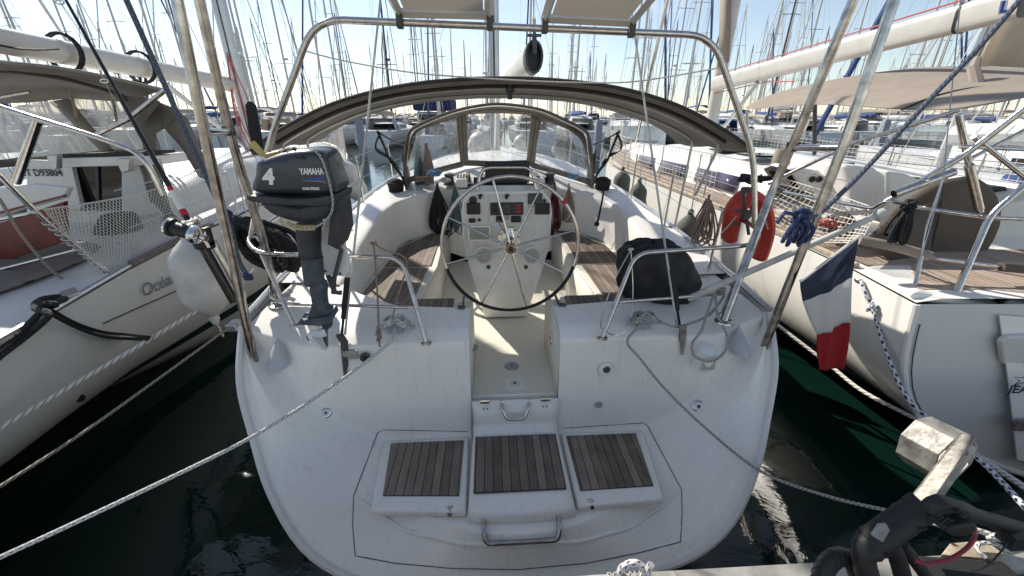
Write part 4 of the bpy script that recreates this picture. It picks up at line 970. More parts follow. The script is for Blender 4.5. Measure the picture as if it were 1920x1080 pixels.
# fishing rod with multiplier reel, held outside the left rail
def rodthing(lab, top, mid, but, y0, y1):
    a = W.P(top[0], top[1], y=y1); b = W.P(mid[0], mid[1], y=y0); c = W.P(but[0], but[1], y=y0); return a, b, c
CF = W
a, b, c = rodthing('', (118, -10), (352, 412), (440, 566), 2.3, 2.55)
rd = thing('fishing_rod', 'black fishing rod with chrome and black reel leaning over the left boat', 'fishing rod', c)
mb = MB(); mb.tube([a, a.lerp(b, .5), b], [.007, .011, .016], 8); part('blank', mb, BLACK, rd)
mb = MB(); mb.tube([b + (a - b) * .02, b + (a - b) * .16], [.020, .015], 8); part('red_grip', mb, REDP, rd); mb = MB(); mb.tube([b + (a - b) * .05, b + (a - b) * .14], [.0195, .0165], 8); part('white_grip', mb, WHT, rd)
mb = MB(); mb.tube([c, c.lerp(b, .75)], [.028, .027], 12); part('rod_holder', mb, DARKGL, rd)
mb = MB(); mb.tube([c + V((.05, .02, .03)), c.lerp(b, .7) + V((.05, .02, .03))], .02, 10); part('holder_tube', mb, STEEL, rd)
k = c.lerp(b, .72); mb = MB(); mb.lathe([(.042, -.02), (.042, .03)], k, b - c, 14); mb.box(k + V((.06, -.01, .05)), (.03, .05, .11)); mb.box(k + V((.03, -.01, .0)), (.09, .05, .05)); part('clamp', mb, BLACK, rd, bevel=.006)
mb = MB(); u1 = W.P(322, 426, y=2.22); u2 = W.P(372, 442, y=2.2); dx = (u2 - u1).normalized()
mb.lathe([(.052, 0), (.052, .012), (.040, .016), (.038, .12), (.050, .124), (.052, .13)], u1, dx, 22); rl = part('reel', mb, BLACK, rd)
mb = MB(); mb.lathe([(.052, 0), (.054, .01), (.045, .035), (.02, .045)], u1 + dx * .13, dx, 22); mb.lathe([(.053, -.012), (.053, .0)], u1, dx, 22); parts('side_plate', mb, CHROME, rl)
mb = MB(); q = u1 + dx * .19; mb.tube([q, q + V((.0, -.01, .08))], .008, 8); mb.lathe([(.012, 0), (.016, .02), (.012, .035)], q + V((0, -.01, .08)), (0, -.3, 1), 12); mb.tube([q, q + V((.015, 0, -.06))], .008, 8); mb.lathe([(.02, -.01), (.02, .02)], q, dx, 12); part('crank', mb, STEEL, rl)
mb = MB()
for uv, yy in (((112, 4), 2.5), ((196, 152), 2.42)):
    q = W.P(uv[0], uv[1], y=yy); mb.tube([q + V((.022 * cos(t), .0, .009 * sin(t))) for t in [2 * pi * i / 14 for i in range(14)]], .0035, 6, closed=True)
part('line_guide', mb, STEEL, rd)
mb = MB(); mb.tube([W.P(112, 4, y=2.5), W.P(196, 152, y=2.42), u1 + dx * .07], .0012, 3); part('fishing_line', mb, NET, rd)
# ropes made fast to the gantry legs
CF = W
def rope(name, pts, r, mt, lab, cat='rope', k=8, group=None, sm=5): 
    mb = MB(); mb.tube(smooth(pts, sm), r, k); return solo(name, mb, mt, lab, cat, group)
P = W.P
rope('gantry_line', [P(228, -20, y=2.35), P(300, 140, y=2.33), P(395, 350, y=2.25), P(424, 405, y=2.22), P(436, 440, y=2.15), P(448, 490, y=2.12), P(466, 518, y=2.1)], .013, R_SL, 'slate blue rope knotted to the left gantry leg')
mb = MB(); mb.tube(knot(P(424, 405, y=2.12), .045, 1, 10, 4, (.7, .6, 1.3)), .010, 6); solo('rope_knot', mb, R_B, 'blue rope knot halfway up the left gantry leg', 'knot'); mb = MB(); mb.tube(knot(P(464, 518, y=2.1), .03, 1, 12, 5), .008, 6); solo('rope_knot', mb, R_B, 'small blue rope knot low beside the left stern rail', 'knot')
rope('gantry_line', [P(1925, -15, y=2.45), P(1830, 95, y=2.42), P(1740, 190, y=2.38), P(1620, 320, y=2.3), P(1540, 397, y=2.2), P(1515, 405, y=2.12)], .013, R_SL, 'slate blue rope knotted to the right gantry leg')
mb = MB(); c = P(1502, 405, y=2.08)
for k in range(5): mb.tube(smooth([c + V((random.uniform(-.04, .04), random.uniform(-.03, .03), random.uniform(-.02, .04))), c + V((-.05 + .03 * k, -.02, -.06)), c + V((-.06 + .03 * k, 0, -.14 - .02 * (k % 2))), c + V((-.02 + .02 * k, .02, -.06)), c + V((.03, .01, .02))], 4), .011, 6)
mb.tube(knot(c, .05, 1, 14, 8, (1, .6, .8)), .011, 6); mb.tube([c, c + V((-.09, 0, .02)), c + V((-.12, 0, -.04))], .011, 6)
solo('rope_knot', mb, R_B, 'navy blue bunch of rope knotted on the right gantry leg', 'knot')
# thick black coil on the left rail
CF = M; P = M.P
mb = MB(); c = P(488, 455, y=2.75); rnd = random.Random(9)
for k in range(9):
    o_ = V((rnd.uniform(-.03, .09), rnd.uniform(-.08, .08), rnd.uniform(-.02, .03))); w_ = rnd.uniform(.09, .13); h_ = rnd.uniform(.16, .22)
    mb.tube([c + o_ + V((w_ * cos(t) + .05 * k * .1 - .08 * sin(t), .03 * sin(2 * t + k), h_ * sin(t) * .8 - .0 + .02 * cos(3 * t))) for t in [2 * pi * i / 20 for i in range(20)]], .020, 6, closed=True)
for k in range(5): mb.tube(smooth([c + V((.05, 0, .1)), c + V((.12 + .02 * k, -.03, .02)), c + V((.22 + .02 * k, -.04, -.12)), c + V((.20, -.02, -.20 + .02 * k)), c + V((.05, 0, -.15))], 4), .020, 6)
solo('rope_coil', mb, R_K, 'thick black mooring rope coiled over the left stern rail', 'rope coil')
# hanging hanks
def hank(u, v, y, w_, h_, n, r, mt, lab, seed=1, dep=.04):
    mb = MB(); t = P(u, v, y=y); mb.tube(coil(t, w_, h_, n, r, seed, dep), r, 5)
    mb.tube([t + V((0, 0, .04)), t + V((0, -.01, -.05))], r * 1.6, 6); return solo('rope_hank', mb, mt, lab, 'rope coil')
hank(820, 350, 4.86, .32, .60, 13, .010, R_K, 'long black rope hank hanging left of the instrument pedestal', 1)
hank(853, 350, 4.88, .20, .58, 8, .007, R_TE, 'pale blue-grey rope hank beside the long black hank', 2)
hank(1040, 350, 4.86, .24, .62, 11, .009, R_R, 'dark red rope hank hanging right of the instrument pedestal', 3)
hank(1066, 350, 4.9, .20, .45, 4, .008, R_T, 'beige rope hank beside the dark red hank', 4)
hank(783, 275, 5.34, .13, .50, 22, .014, R_TE, 'teal rope hank hung inside the left sprayhood window', 5)
hank(799, 275, 5.22, .12, .46, 22, .014, R_T, 'brown and beige rope hank hung inside the left sprayhood window', 6)
hank(1328, 375, 2.95, .20, .36, 12, .007, R_T, 'beige flecked rope hank hanging before the red lifebuoy', 7)
for (u, v, yy, sz, mt, lab) in ((790, 336, 5.0, .10, R_T, 'tan rope heap on the left of the cockpit bulkhead'), (815, 325, 5.05, .10, R_BR, 'bright blue line heap beside the left cabin winch'), (1075, 330, 5.05, .08, R_BR, 'blue line tail lying right of the right cabin winch'), (835, 338, 5.0, .07, R_W, 'white line bundle in front of the left cabin winch')):
    c = P(u, v, y=yy); mb = MB(); mb.tube(knot(c, sz, 1, 26, int(u), (1, .8, .35)), .008, 5); solo('line_bundle', mb, mt, lab, 'rope')
mb = MB(); mb.tube(smooth([P(1132, 345, y=4.6), P(1130, 370, y=4.45), P(1124, 400, y=4.15), P(1120, 418, y=4.1)], 4), .012, 6); mb.lathe([(.02, -.02), (.03, 0), (.02, .02)], P(1119, 420, y=4.08), (0, 0, 1), 10)
solo('winch_tail', mb, R_K, 'black line tail hanging down the right cockpit coaming', 'rope')
# mooring lines
def fig8(c, s, r, mt, lab, seed=2):
    mb = MB(); rr = random.Random(seed)
    for k in range(4):
        h = .03 + .012 * k
        mb.tube([c + V((s * (1 - .08 * k) * sin(t) + rr.uniform(-.006, .006), .04 * sin(2 * t), h + .012 * cos(2 * t))) for t in [2 * pi * i / 24 for i in range(24)]], r, 6, closed=True)
    mb.tube(knot(c + V((0, 0, .05)), s * .6, 1, 16, seed, (1, .6, .25)), r, 6)
    return mb
c1 = V((-.75, 2.27, 1.36)); c2 = V((.84, 2.24, 1.36))
mb = fig8(c1, .085, .0085, R_W, ''); A = [c1 + V((0, -.04, .02)), P(735, 637, y=2.13), P(700, 668, y=2.08), P(640, 712, y=2.0), P(570, 760, y=1.85), P(460, 826, y=1.62), P(300, 905, y=1.38), W.P(0, 1045, y=1.03), W.P(-500, 1270, y=.78)]
A = A[:7] + [M.i @ q for q in A[7:]]
mb.tube(smooth(A, 6), .0095, 8); solo('mooring_line', mb, R_W, 'grey flecked white mooring line from the left stern cleat to the lower left', 'mooring line')
mb = fig8(c2, .085, .0085, R_G, '', 5); A = [c2 + V((-.04, -.05, .02)), P(1176, 640, y=2.12), P(1200, 672, y=2.07), P(1245, 727, y=1.98), P(1320, 800, y=1.82), P(1425, 883, y=1.6)] + [M.i @ q for q in (W.P(1550, 930, y=1.45), W.P(1685, 962, y=1.25), W.P(1760, 985, y=1.12))]
mb.tube(smooth(A, 6), .0085, 8); mb.tube(smooth([c2 + V((.08, 0, .03)), P(1262, 612, y=2.2), P(1290, 608, y=2.2), P(1330, 590, y=2.25), P(1358, 555, y=2.35)], 5), .0085, 8)
solo('mooring_line', mb, R_G, 'grey-green flecked mooring line from the right stern cleat across the dark water', 'mooring line')
mb = MB(); mb.tube(smooth([P(1340, 548, y=2.34), P(1325, 590, y=2.22), P(1315, 620, y=2.10), P(1298, 645, y=2.03), P(1303, 668, y=1.98), P(1335, 677, y=1.98), P(1362, 655, y=2.02), P(1362, 625, y=2.08), P(1345, 590, y=2.2), P(1342, 548, y=2.34)], 5), .0085, 8)
mb.tube(knot(P(1352, 545, y=2.36), .04, 1, 12, 3), .007, 6); solo('rope_loop', mb, R_G, 'loop of flecked rope hanging over the round stern light', 'rope')
rope('shore_line', [W.P(-40, 822, y=1.65), W.P(0, 803, y=1.75), W.P(140, 722, y=2.05), W.P(290, 632, y=2.4), W.P(418, 552, y=2.75), W.P(470, 515, y=3.0)], .016, R_L, 'thick laid white rope crossing in front of the white fender', 'mooring line') if False else None
CF = W; P = W.P
rope('mooring_line', [P(-60, 838, y=1.62), P(0, 803, y=1.75), P(140, 720, y=2.05), P(275, 640, y=2.35), P(418, 552, y=2.75), P(480, 505, y=2.95)], .015, R_L, 'thick laid white rope crossing in front of the white fender', 'mooring line')
rope('mooring_line', [P(-60, 948, y=1.25), P(0, 912, y=1.38), P(150, 815, y=1.75), P(300, 708, y=2.2), P(432, 612, y=2.62)], .009, R_L2, 'thin old laid rope over the dark water left of the middle boat', 'mooring line')
rope('mooring_line', [P(1452, 605, y=3.6), P(1550, 680, y=3.1), P(1620, 735, y=2.7), P(1745, 800, y=2.2), P(1870, 880, y=1.6), P(1960, 940, y=1.3)], .016, R_L, 'laid white rope running low along the hull of the right boat', 'mooring line')
mb = MB()
mb.tube(smooth([P(1614, 525, y=2.95), P(1622, 548, y=2.85), P(1634, 575, y=2.78), P(1643, 600, y=2.7), P(1660, 655, y=2.5), P(1700, 745, y=2.2), P(1765, 805, y=1.95), P(1845, 870, y=1.6), P(1925, 955, y=1.25)], 5), .013, 8)
mb.tube(smooth([P(1644, 534, y=2.95), P(1640, 552, y=2.85), P(1635, 572, y=2.76)], 4), .011, 8); mb.tube(knot(P(1635, 578, y=2.74), .035, 1, 14, 6, (1, 1, 1)), .012, 6)
solo('mooring_line', mb, R_N, 'navy and white braided mooring line knotted below the right boat fairlead', 'mooring line')
CF = M; P = M.P
mb = MB(); A = [P(700, 455, y=2.34), P(704, 500, y=2.33), P(708, 560, y=2.3), P(710, 610, y=2.2), P(712, 650, y=2.1)]
mb.tube(smooth(A, 4), .006, 6); mb.tube(smooth([P(705, 460, y=2.34), P(725, 470, y=2.33), P(755, 480, y=2.33), P(762, 500, y=2.33), P(745, 560, y=2.3), P(735, 600, y=2.25)], 4), .005, 6)
mb.tube(knot(P(700, 455, y=2.34), .022, 1, 14, 2), .005, 5); mb.tube(knot(P(711, 630, y=2.14), .018, 1, 14, 3, (1, 1, 2.5)), .006, 5)
solo('tied_cord', mb, R_T, 'thin flecked cord tied to the left stern rail and dangling', 'cord')
mb = MB(); mb.tube(smooth([P(893, 650, y=2.28), P(889, 700, y=2.2), P(884, 770, y=2.13), P(886, 825, y=2.1), P(893, 855, y=1.95), P(900, 890, y=1.78), P(897, 932, y=1.64)], 4), .005, 6)
mb.tube(knot(P(891, 652, y=2.26), .02, 1, 12, 4, (1, 1, 2)), .004, 5); mb.lathe([(.018, 0), (.016, .006)], (-.245, 1.60, .60), (0, 0, 1), 14)
solo('step_cord', mb, R_G, 'thin cord lying over the folding teak step with a washer at its end', 'cord')
mb = MB(); mb.tube(smooth([P(1182, 470, y=2.38), P(1150, 530, y=2.35), P(1130, 590, y=2.3), P(1128, 615, y=2.2), P(1150, 628, y=2.1), P(1172, 622, y=2.1)], 4), .0035, 5); mb.tube(smooth([P(1183, 470, y=2.38), P(1187, 540, y=2.33), P(1184, 605, y=2.24)], 4), .0035, 5); mb.tube(knot(P(1183, 468, y=2.38), .022, 1, 14, 6), .0035, 5)
solo('wire_strop', mb, STEEL, 'thin plastic coated wire loop hanging from the right stern rail', 'wire')
# stern fairlead gear and left quarter block
mb = MB(); mb.tube(PX([(432, 605), (452, 612), (470, 596)], 2.55), .018, 8); mb.box(P(440, 610, y=2.55), (.07, .10, .05)); part('stern_fairlead', mb, ALU, boat, bevel=.01)
mb = MB(); mb.tube(PX([(470, 600), (505, 575), (545, 545)], 2.7), .02, 8); part('genoa_track', mb, ALU, boat)
# ------------------------------------------------------------------ neighbouring boats
CF = W; P = W.P
def Q(l, y=None): return [P(a[0], a[1], y=(a[2] if len(a) > 2 else y)) for a in l]
def poly(name, l, y, mt, par, th=.03, bevel=0, label=None, solid=0):
    mb = MB(); pts = Q(l, y); mb.prism(pts, (0, th, 0)); return part(name, mb, mt, par, label, bevel=bevel)
def tb(name, l, y, r, mt=STEEL, par=None, rb=.06, k=10, sm=0):
    mb = MB(); pts = Q(l, y); mb.tube(smooth(pts, 5) if sm else bend(pts, rb), r, k); return part(name, mb, mt, par)
def sidehull(gun, wl, cen, ys):
    rows = []
    for y in ys:
        xg, zg = itp(y, gun); xw = itp(y, wl); xc = itp(y, cen); r = []
        for i in range(13):
            t = i / 12; r.append(V((xg + (xw - xg) * t ** 3.4, y + .0, zg + (-.0 - zg) * t)))
        for i in range(1, 5): t = i / 4; r.append(V((xw + (xc - xw) * t, y, -.35 * sin(pi / 2 * t))))
        m_ = [V((2 * xc - q.x, q.y, q.z)) for q in reversed(r[:-1])]
        rows.append(r + m_)
    return rows
# ---- left neighbour
LG = [(.7, -2.86, 1.33), (2.05, -3.03, 1.35), (3.24, -3.33, 1.36), (4.2, -3.45, 1.39), (5.5, -3.49, 1.44), (7.7, -3.46, 1.52), (9.2, -3.68, 1.60), (11, -4.35, 1.68), (12.5, -5.3, 1.75), (13.3, -5.95, 1.78)]
LW = [(.7, -4.85), (2.67, -4.40), (3.2, -4.27), (3.86, -4.0), (4.7, -3.68), (6, -3.58), (7.7, -3.62), (9.2, -3.85), (11, -4.6), (12.5, -5.5), (13.3, -5.99)]
LC = [(.7, -5.2), (13.3, -6.0)]
lbt = thing('sailboat', 'white sailing boat on the left with taupe canvas hood and mahogany coaming', 'sailboat', (-5.3, 3, 0))
ys = [.7, 1.3, 2.05, 2.6, 3.24, 3.7, 4.2, 5, 5.5, 6.5, 7.7, 9.2, 10, 11, 11.8, 12.5, 13, 13.3]
rows = sidehull(LG, LW, LC, ys)
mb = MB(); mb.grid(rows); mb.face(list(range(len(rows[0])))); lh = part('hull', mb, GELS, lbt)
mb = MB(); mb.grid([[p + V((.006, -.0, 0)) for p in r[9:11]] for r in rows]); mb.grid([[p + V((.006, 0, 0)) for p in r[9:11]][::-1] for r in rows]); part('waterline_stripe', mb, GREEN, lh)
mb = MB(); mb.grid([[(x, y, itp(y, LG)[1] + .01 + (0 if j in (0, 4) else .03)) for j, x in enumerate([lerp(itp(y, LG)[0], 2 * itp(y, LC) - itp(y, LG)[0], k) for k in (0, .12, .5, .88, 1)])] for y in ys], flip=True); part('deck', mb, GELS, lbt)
mb = MB(); mb.tube(smooth([(a + .0, y, z + .03) for y, a, z in LG], 3), .022, 8); part('toe_rail', mb, ALU, lbt)
mb = MB(); mb.tube(smooth([(a + .015, y, z + .045) for y, a, z in ((3.3, -3.345, 1.36), (3.7, -3.40, 1.37), (4.2, -3.45, 1.39), (4.5, -3.46, 1.40))], 3), .034, 6); part('rubbing_wood', mb, WOOD, lbt)
mb = MB(); mb.tube([P(193, 740 - 2, y=2.68) for _ in (0,)] + [P(193, 738, y=2.7)], .001, 3)
def onhull(u, v, gun=LG, wl=LW):                        # nearest hull point seen at a pixel
    best = None
    for i in range(400):
        y = 1.0 + i * .02; q = P(u, v, y=y); xg, zg = itp(y, gun); t = (zg - q.z) / zg
        if 0 <= t <= 1:
            d = abs(q.x - (xg + (itp(y, wl) - xg) * t ** 3.4))
            if best is None or d < best[0]: best = (d, q)
    return best[1] if best else P(u, v, y=3)
g0, g1 = onhull(194, 606), onhull(345, 538)
mb = MB(); mb.tube([onhull(u, v) + V((.006, -.004, 0)) for u, v in ((194, 606), (245, 583), (295, 561), (345, 538))], .006, 6); part('hull_groove', mb, DGREY, lh)
a, b = onhull(268, 556), onhull(345, 520)
yd = onhull(268, 530) - onhull(268, 556)
text('Océan', .172, a + V((.02, -.02, 0)), b - a, yd, mat('silver_lettering', (.22, .22, .23), .4), lh, name='boat_name', sx=1.0)
mb = MB()
for u, v, rr in ((181, 747, .02), (150, 745, .03)):
    q = onhull(u, v - 0) + V((.01, -.01, 0)); mb.lathe([(rr, 0), (rr, .006)], q, (1, -.6, 0), 14)
parts('skin_fitting', mb, BLACK, lh)
# cockpit
poly('cockpit_teak', [(0, 548, 2.3), (60, 525, 2.55), (160, 487, 3.1), (150, 462, 3.45), (0, 488, 3.1)], None, TEAK2, lbt, .001) if False else None
def flat(name, l, z, mt, par, th=.012, bevel=0):
    mb = MB(); pts = [P(u, v, z=z) for u, v in l]; mb.prism(pts, (0, 0, th)); return part(name, mb, mt, par, bevel=bevel)
flat('cockpit_teak', [(-90, 585), (0, 548), (60, 528), (155, 490), (190, 462), (150, 452), (-90, 500)], 1.42, TEAK2, lbt)
poly('side_coaming', [(-60, 505), (0, 492), (123, 453), (119, 378), (0, 418), (-60, 440)], 3.35, MAHO, lbt, .04, .004)
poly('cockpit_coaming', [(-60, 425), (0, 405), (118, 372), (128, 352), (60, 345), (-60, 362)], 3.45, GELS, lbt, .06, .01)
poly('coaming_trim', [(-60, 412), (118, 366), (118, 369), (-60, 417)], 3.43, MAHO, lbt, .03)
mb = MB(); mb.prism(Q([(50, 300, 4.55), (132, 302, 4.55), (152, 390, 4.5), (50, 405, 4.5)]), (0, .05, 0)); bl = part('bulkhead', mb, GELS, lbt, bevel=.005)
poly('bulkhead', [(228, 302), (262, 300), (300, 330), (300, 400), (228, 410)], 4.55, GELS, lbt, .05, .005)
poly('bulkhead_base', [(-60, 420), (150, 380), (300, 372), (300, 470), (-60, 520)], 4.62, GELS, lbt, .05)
cd = poly('companionway_doors', [(128, 306), (232, 306), (232, 395), (150, 395)], 4.6, DARKGL, lbt, .03)
poly('door_frame', [(178, 312), (183, 312), (186, 388), (181, 388)], 4.58, DGREY, cd, .015)
poly('sliding_hatch', [(100, 297, 4.4), (285, 292, 4.4), (292, 310, 4.4), (108, 314, 4.4)], None, GEL, lbt, .5, .015)
poly('hatch_rim', [(95, 290, 4.45), (300, 283, 4.45), (302, 289, 4.45), (96, 297, 4.45)], None, TAUPED, lbt, .2)
text('ST D93804', .105, P(43, 330, y=4.53), (1, 0, 0), (0, 0, 1), BLACK, bl, name='registration_number', sx=.92, bold=.001)
for q in ((86, 290, 107, 320), (216, 297, 243, 325)):
    poly('hatch_slide_bracket', [(q[0], q[1] + 4), (q[0] + 8, q[1]), (q[2], q[1]), (q[2], q[3] - 4), (q[0] + 12, q[3])], 4.25, ALU, lbt, .06, .01)
mb = MB(); rr = random.Random(4)
for k in range(5): mb.tube(coil(P(262 + k * 5, 300, y=4.45), .10, .55, 3, .012, k + 20, .04), .014, 5)
CFs = CF; solo('rope_hank', mb, R_L2, 'brown laid rope hanging in a bundle right of the left boat companionway', 'rope coil')
mb = MB()
for k in range(9): c = P(222, 430 - k * 3.2, y=3.6); mb.tube([c + V(((.17 - .006 * k) * cos(t), (.15 - .006 * k) * sin(t), 0)) for t in [2 * pi * i / 22 for i in range(22)]], .018, 6, closed=True)
solo('rope_coil', mb, rope_mat('green_black_rope', (.01, .012, .012), (.03, .15, .09), .4), 'green and black rope coiled on the left boat side deck behind netting', 'rope coil')
# canvas hood of the left boat
def sheet(name, rows, mt, par, solid=.01, k=0): 
    mb = MB(); mb.grid([Q(r) for r in rows]); return part(name, mb, mt, par, solid=solid)
hood = sheet('sprayhood', [[(-40, 140, 5.0), (60, 145, 4.9), (140, 155, 4.8), (230, 172, 4.7), (300, 190, 4.6)], [(-40, 195, 5.2), (60, 192, 5.1), (130, 184, 5.0), (225, 190, 4.9), (262, 240, 4.7)]], TAUPE, lbt)
sheet('clear_window', [[(-40, 215, 5.25), (20, 200, 5.22), (55, 194, 5.2), (92, 191, 5.15)], [(-40, 255, 5.3), (20, 250, 5.3), (90, 240, 5.25), (142, 236, 5.2)], [(-40, 305, 5.35), (30, 300, 5.35), (120, 292, 5.3), (192, 282, 5.25)]], CLEAR2, hood, 0)
sheet('clear_window', [[(130, 185, 5.15), (178, 186, 5.1), (228, 190, 5.0)], [(165, 230, 5.2), (205, 232, 5.1), (250, 234, 5.0)], [(203, 279, 5.25), (240, 280, 5.15), (273, 281, 5.0)]], CLEAR2, hood, 0)
sheet('canvas_strut', [[(92, 190, 5.1), (130, 184, 5.05)], [(142, 236, 5.15), (166, 231, 5.1)], [(190, 284, 5.2), (212, 281, 5.15)]], TAUPE, hood)
sheet('hood_hem', [[(-40, 303, 5.3), (100, 292, 5.25), (200, 281, 5.2), (275, 281, 5.0)], [(-40, 318, 5.25), (100, 306, 5.2), (200, 294, 5.15), (280, 292, 4.95)]], TAUPED, hood)
sheet('hood_side', [[(228, 176, 4.9), (262, 178, 4.85), (300, 192, 4.8)], [(248, 215, 4.85), (290, 208, 4.85), (330, 215, 4.8)], [(262, 245, 4.8), (290, 243, 4.82), (308, 241, 4.8)], [(270, 282, 4.75), (291, 262, 4.78), (292, 250, 4.8)], [(278, 350, 4.7), (300, 345, 4.72), (306, 335, 4.8)]], TAUPE, hood)
sheet('hood_side', [[(300, 192, 4.8), (330, 204, 4.85), (352, 222, 4.95)], [(308, 241, 4.8), (345, 240, 4.9), (366, 255, 5.0)], [(340, 277, 4.85), (362, 290, 4.95), (385, 300, 5.05)], [(374, 333, 4.9), (385, 335, 4.95), (395, 338, 5.05)]], TAUPE, hood)
sheet('side_window', [[(292, 248, 4.8), (300, 243, 4.8), (308, 241, 4.8)], [(294, 280, 4.8), (318, 270, 4.82), (340, 277, 4.85)], [(306, 335, 4.8), (345, 335, 4.85), (374, 333, 4.9)]], CLEAR, hood, 0)
bimi = sheet('bimini', [[(-420, 100, 3.8), (-60, 108, 3.8), (100, 124, 3.8), (200, 142, 3.8), (307, 167, 3.8)], [(-420, 145, 4.35), (-60, 150, 4.35), (80, 148, 4.35), (160, 157, 4.35), (270, 180, 4.35)], [(-420, 196, 4.9), (-60, 190, 4.9), (60, 169, 4.9), (125, 165, 4.9), (235, 184, 4.9)]], TAUPE, lbt, .015)
tb('bimini_seam', [(-60, 110), (0, 117), (100, 126), (200, 144), (306, 169)], 3.77, .014, TAUPEL, bimi, sm=1)
tb('bimini_bow', [(-60, 132), (20, 134), (120, 148), (220, 176), (238, 190)], 4.1, .016, TAUPED, bimi, sm=1)
tb('bimini_bow', [(-60, 196), (0, 182), (55, 172)], 4.7, .014, STEEL, bimi, sm=1)
mb = MB()
for u in (130, 205): mb.tube(Q([(u, 165), (u + 10, 200), (u + 14, 228)], 4.3), .012, 5)
parts('tie_tape', mb, CANV, bimi)
# tubes
tb('gantry_tube', [(-60, 182), (70, 223), (175, 255), (252, 283), (278, 308), (306, 366)], 2.75, .017, par=lbt, rb=.14)
tb('gantry_strut', [(71, 226), (30, 342)], 2.8, .026, par=lbt); tb('bimini_stay', [(178, 254), (240, 224), (308, 170)], 2.85, .015, par=lbt, rb=.03)
st = tb('stanchion', [(-50, 280, 2.7), (80, 410, 2.95), (150, 468, 3.1), (222, 527, 3.18)], None, .020, par=lbt)
tb('pushpit_rail', [(-60, 423), (70, 398)], 2.9, .014, par=lbt); tb('pushpit_rail', [(-60, 519), (0, 506), (148, 468)], 3.08, .014, par=lbt)
A = Q([(80, 410, 2.95), (150, 468, 3.1), (222, 527, 3.18)]); A = [A[0].lerp(A[1], i / 6) for i in range(6)] + [A[1].lerp(A[2], i / 8) for i in range(9)]
mb = MB(); pts = []
for i in range(120):
    t = i / 119 * (len(A) - 1); k = min(int(t), len(A) - 2); c = A[k].lerp(A[k + 1], t - k); a_ = i * .75; pts.append(c + V((.026 * cos(a_), .026 * sin(a_), .010 * sin(a_))))
mb.tube(pts, .005, 5)
solo('lashing', mb, NET, 'white twine wound round the leaning stanchion of the left boat', 'twine')
def netL(u, v):
    top = smooth(Q([(80, 393, 2.95), (190, 377, 3.35), (285, 356, 3.9), (372, 318, 4.9), (440, 280, 6.2)]), 8)
    bot = smooth(Q([(212, 522, 3.18), (270, 490, 3.5), (330, 452, 4.0), (430, 400, 5.0), (520, 345, 6.6)]), 8)
    k = u * (len(top) - 1); i = min(int(k), len(top) - 2); a = top[i].lerp(top[i + 1], k - i); b = bot[i].lerp(bot[i + 1], k - i)
    return a.lerp(b, v) + V((0, 0, -.05 * sin(pi * v)))
mb = MB(); net(mb, netL, 62, 15, .0028); mb.tube([netL(i / 30, 0) for i in range(31)], .005, 5)
solo('safety_net', mb, NET, 'white safety netting along the guard rail of the left boat', 'netting')
tb('lifeline_stanchion', [(415, 390), (417, 325), (425, 322), (440, 372), (446, 405)], 3.9, .012, GELS, lbt, rb=.05)
# rope tail hanging from rail, fairlead with black chafed line
rope('hanging_rope', Q([(-20, 355, 2.8), (0, 375, 2.8), (40, 440, 2.85), (90, 500, 2.95), (130, 530, 3.0), (165, 533, 3.05), (180, 520, 3.1)]), .010, R_L2, 'grey rope hanging from the left boat rail in a loose loop')
flat('fairlead', [(112, 552), (142, 542), (152, 552), (120, 564)], 1.42, ALU, lbt, .02, .006)
mb = MB()
oh = lambda u, v: P(u, v, y=onhull(u, v).y - .05)
mb.tube(smooth([oh(-30, 672), oh(0, 648), oh(40, 622), P(88, 576, z=1.47), P(122, 560, z=1.45)], 4), .022, 6); mb.tube(smooth([oh(-30, 695), oh(0, 668), oh(50, 630), P(92, 590, z=1.46), P(66, 578, z=1.47), P(76, 562, z=1.47), P(115, 556, z=1.45)], 4), .020, 6)
mb.tube(smooth([P(85, 576, z=1.48), oh(140, 606), oh(190, 622), oh(235, 627), P(278, 632, y=2.33)], 4), .017, 6, flat=.6); mb.tube(smooth([P(85, 582, z=1.47), oh(140, 612), oh(190, 630), oh(238, 635), P(276, 636, y=2.32)], 4), .013, 6)
mb.tube(knot(P(92, 572, z=1.48), .05, 1, 14, 4), .018, 6)
solo('mooring_line', mb, R_K, 'black doubled mooring line wrapped round the left boat fairlead', 'mooring line')
# boom and mast
bx0, bx1 = P(-60, 64, y=4.3), P(428, 158, y=8.05)
sx = V((1, 0, 0)); 
mb = MB(); mb.tube([bx0, bx1], .125, 16); lb_ = part('boom', mb, ALUP, lbt)
mb = MB(); mb.tube(smooth([P(-60, 72, y=4.2), P(40, 92, y=4.5), P(110, 92, y=4.9)], 4), .01, 5)
for u, v in ((118, 90), (124, 92), (260, 122), (266, 124)):
    c = min([bx0.lerp(bx1, i / 200) for i in range(201)], key=lambda q_: abs((q_.x * FPX / (q_.y * cos(PITCH) - (q_.z - H) * sin(PITCH))) + 960 - u)); ax = (bx1 - bx0).normalized(); e1 = ax.orthogonal(); e2 = ax.cross(e1); mb.tube([c + (e1 * cos(t) + e2 * sin(t)) * .135 for t in [2 * pi * i / 18 for i in range(18)]], .014, 5, closed=True)
for u, v, v2 in ((250, 140, 175), (262, 140, 190), (272, 140, 185)): mb.tube([P(u, v - 8, y=6.4), P(u + 4, v2, y=6.4)], .02, 5)
parts('reefing_line', mb, BLKC, lb_)
mb = MB()
for u, v in ((218, 128), (243, 130)): c = P(u, v, y=6); mb.box(c, (.05, .04, .14)); mb.tube([c, c - V((0, 0, .3))], .01, 5)
parts('mainsheet_block', mb, DGREY, lb_, bevel=.01)
mb = MB(); m0, m1 = P(462, 275, y=8.2), P(408, -10, y=8.2); m0.z = 1.5; m0.x = m1.x = -5.0
mb.tube([V((-5.0, 8.2, 1.6)), V((-5.0, 8.2, 15))], .115, 16); lm = part('mast', mb, ALU, lbt)
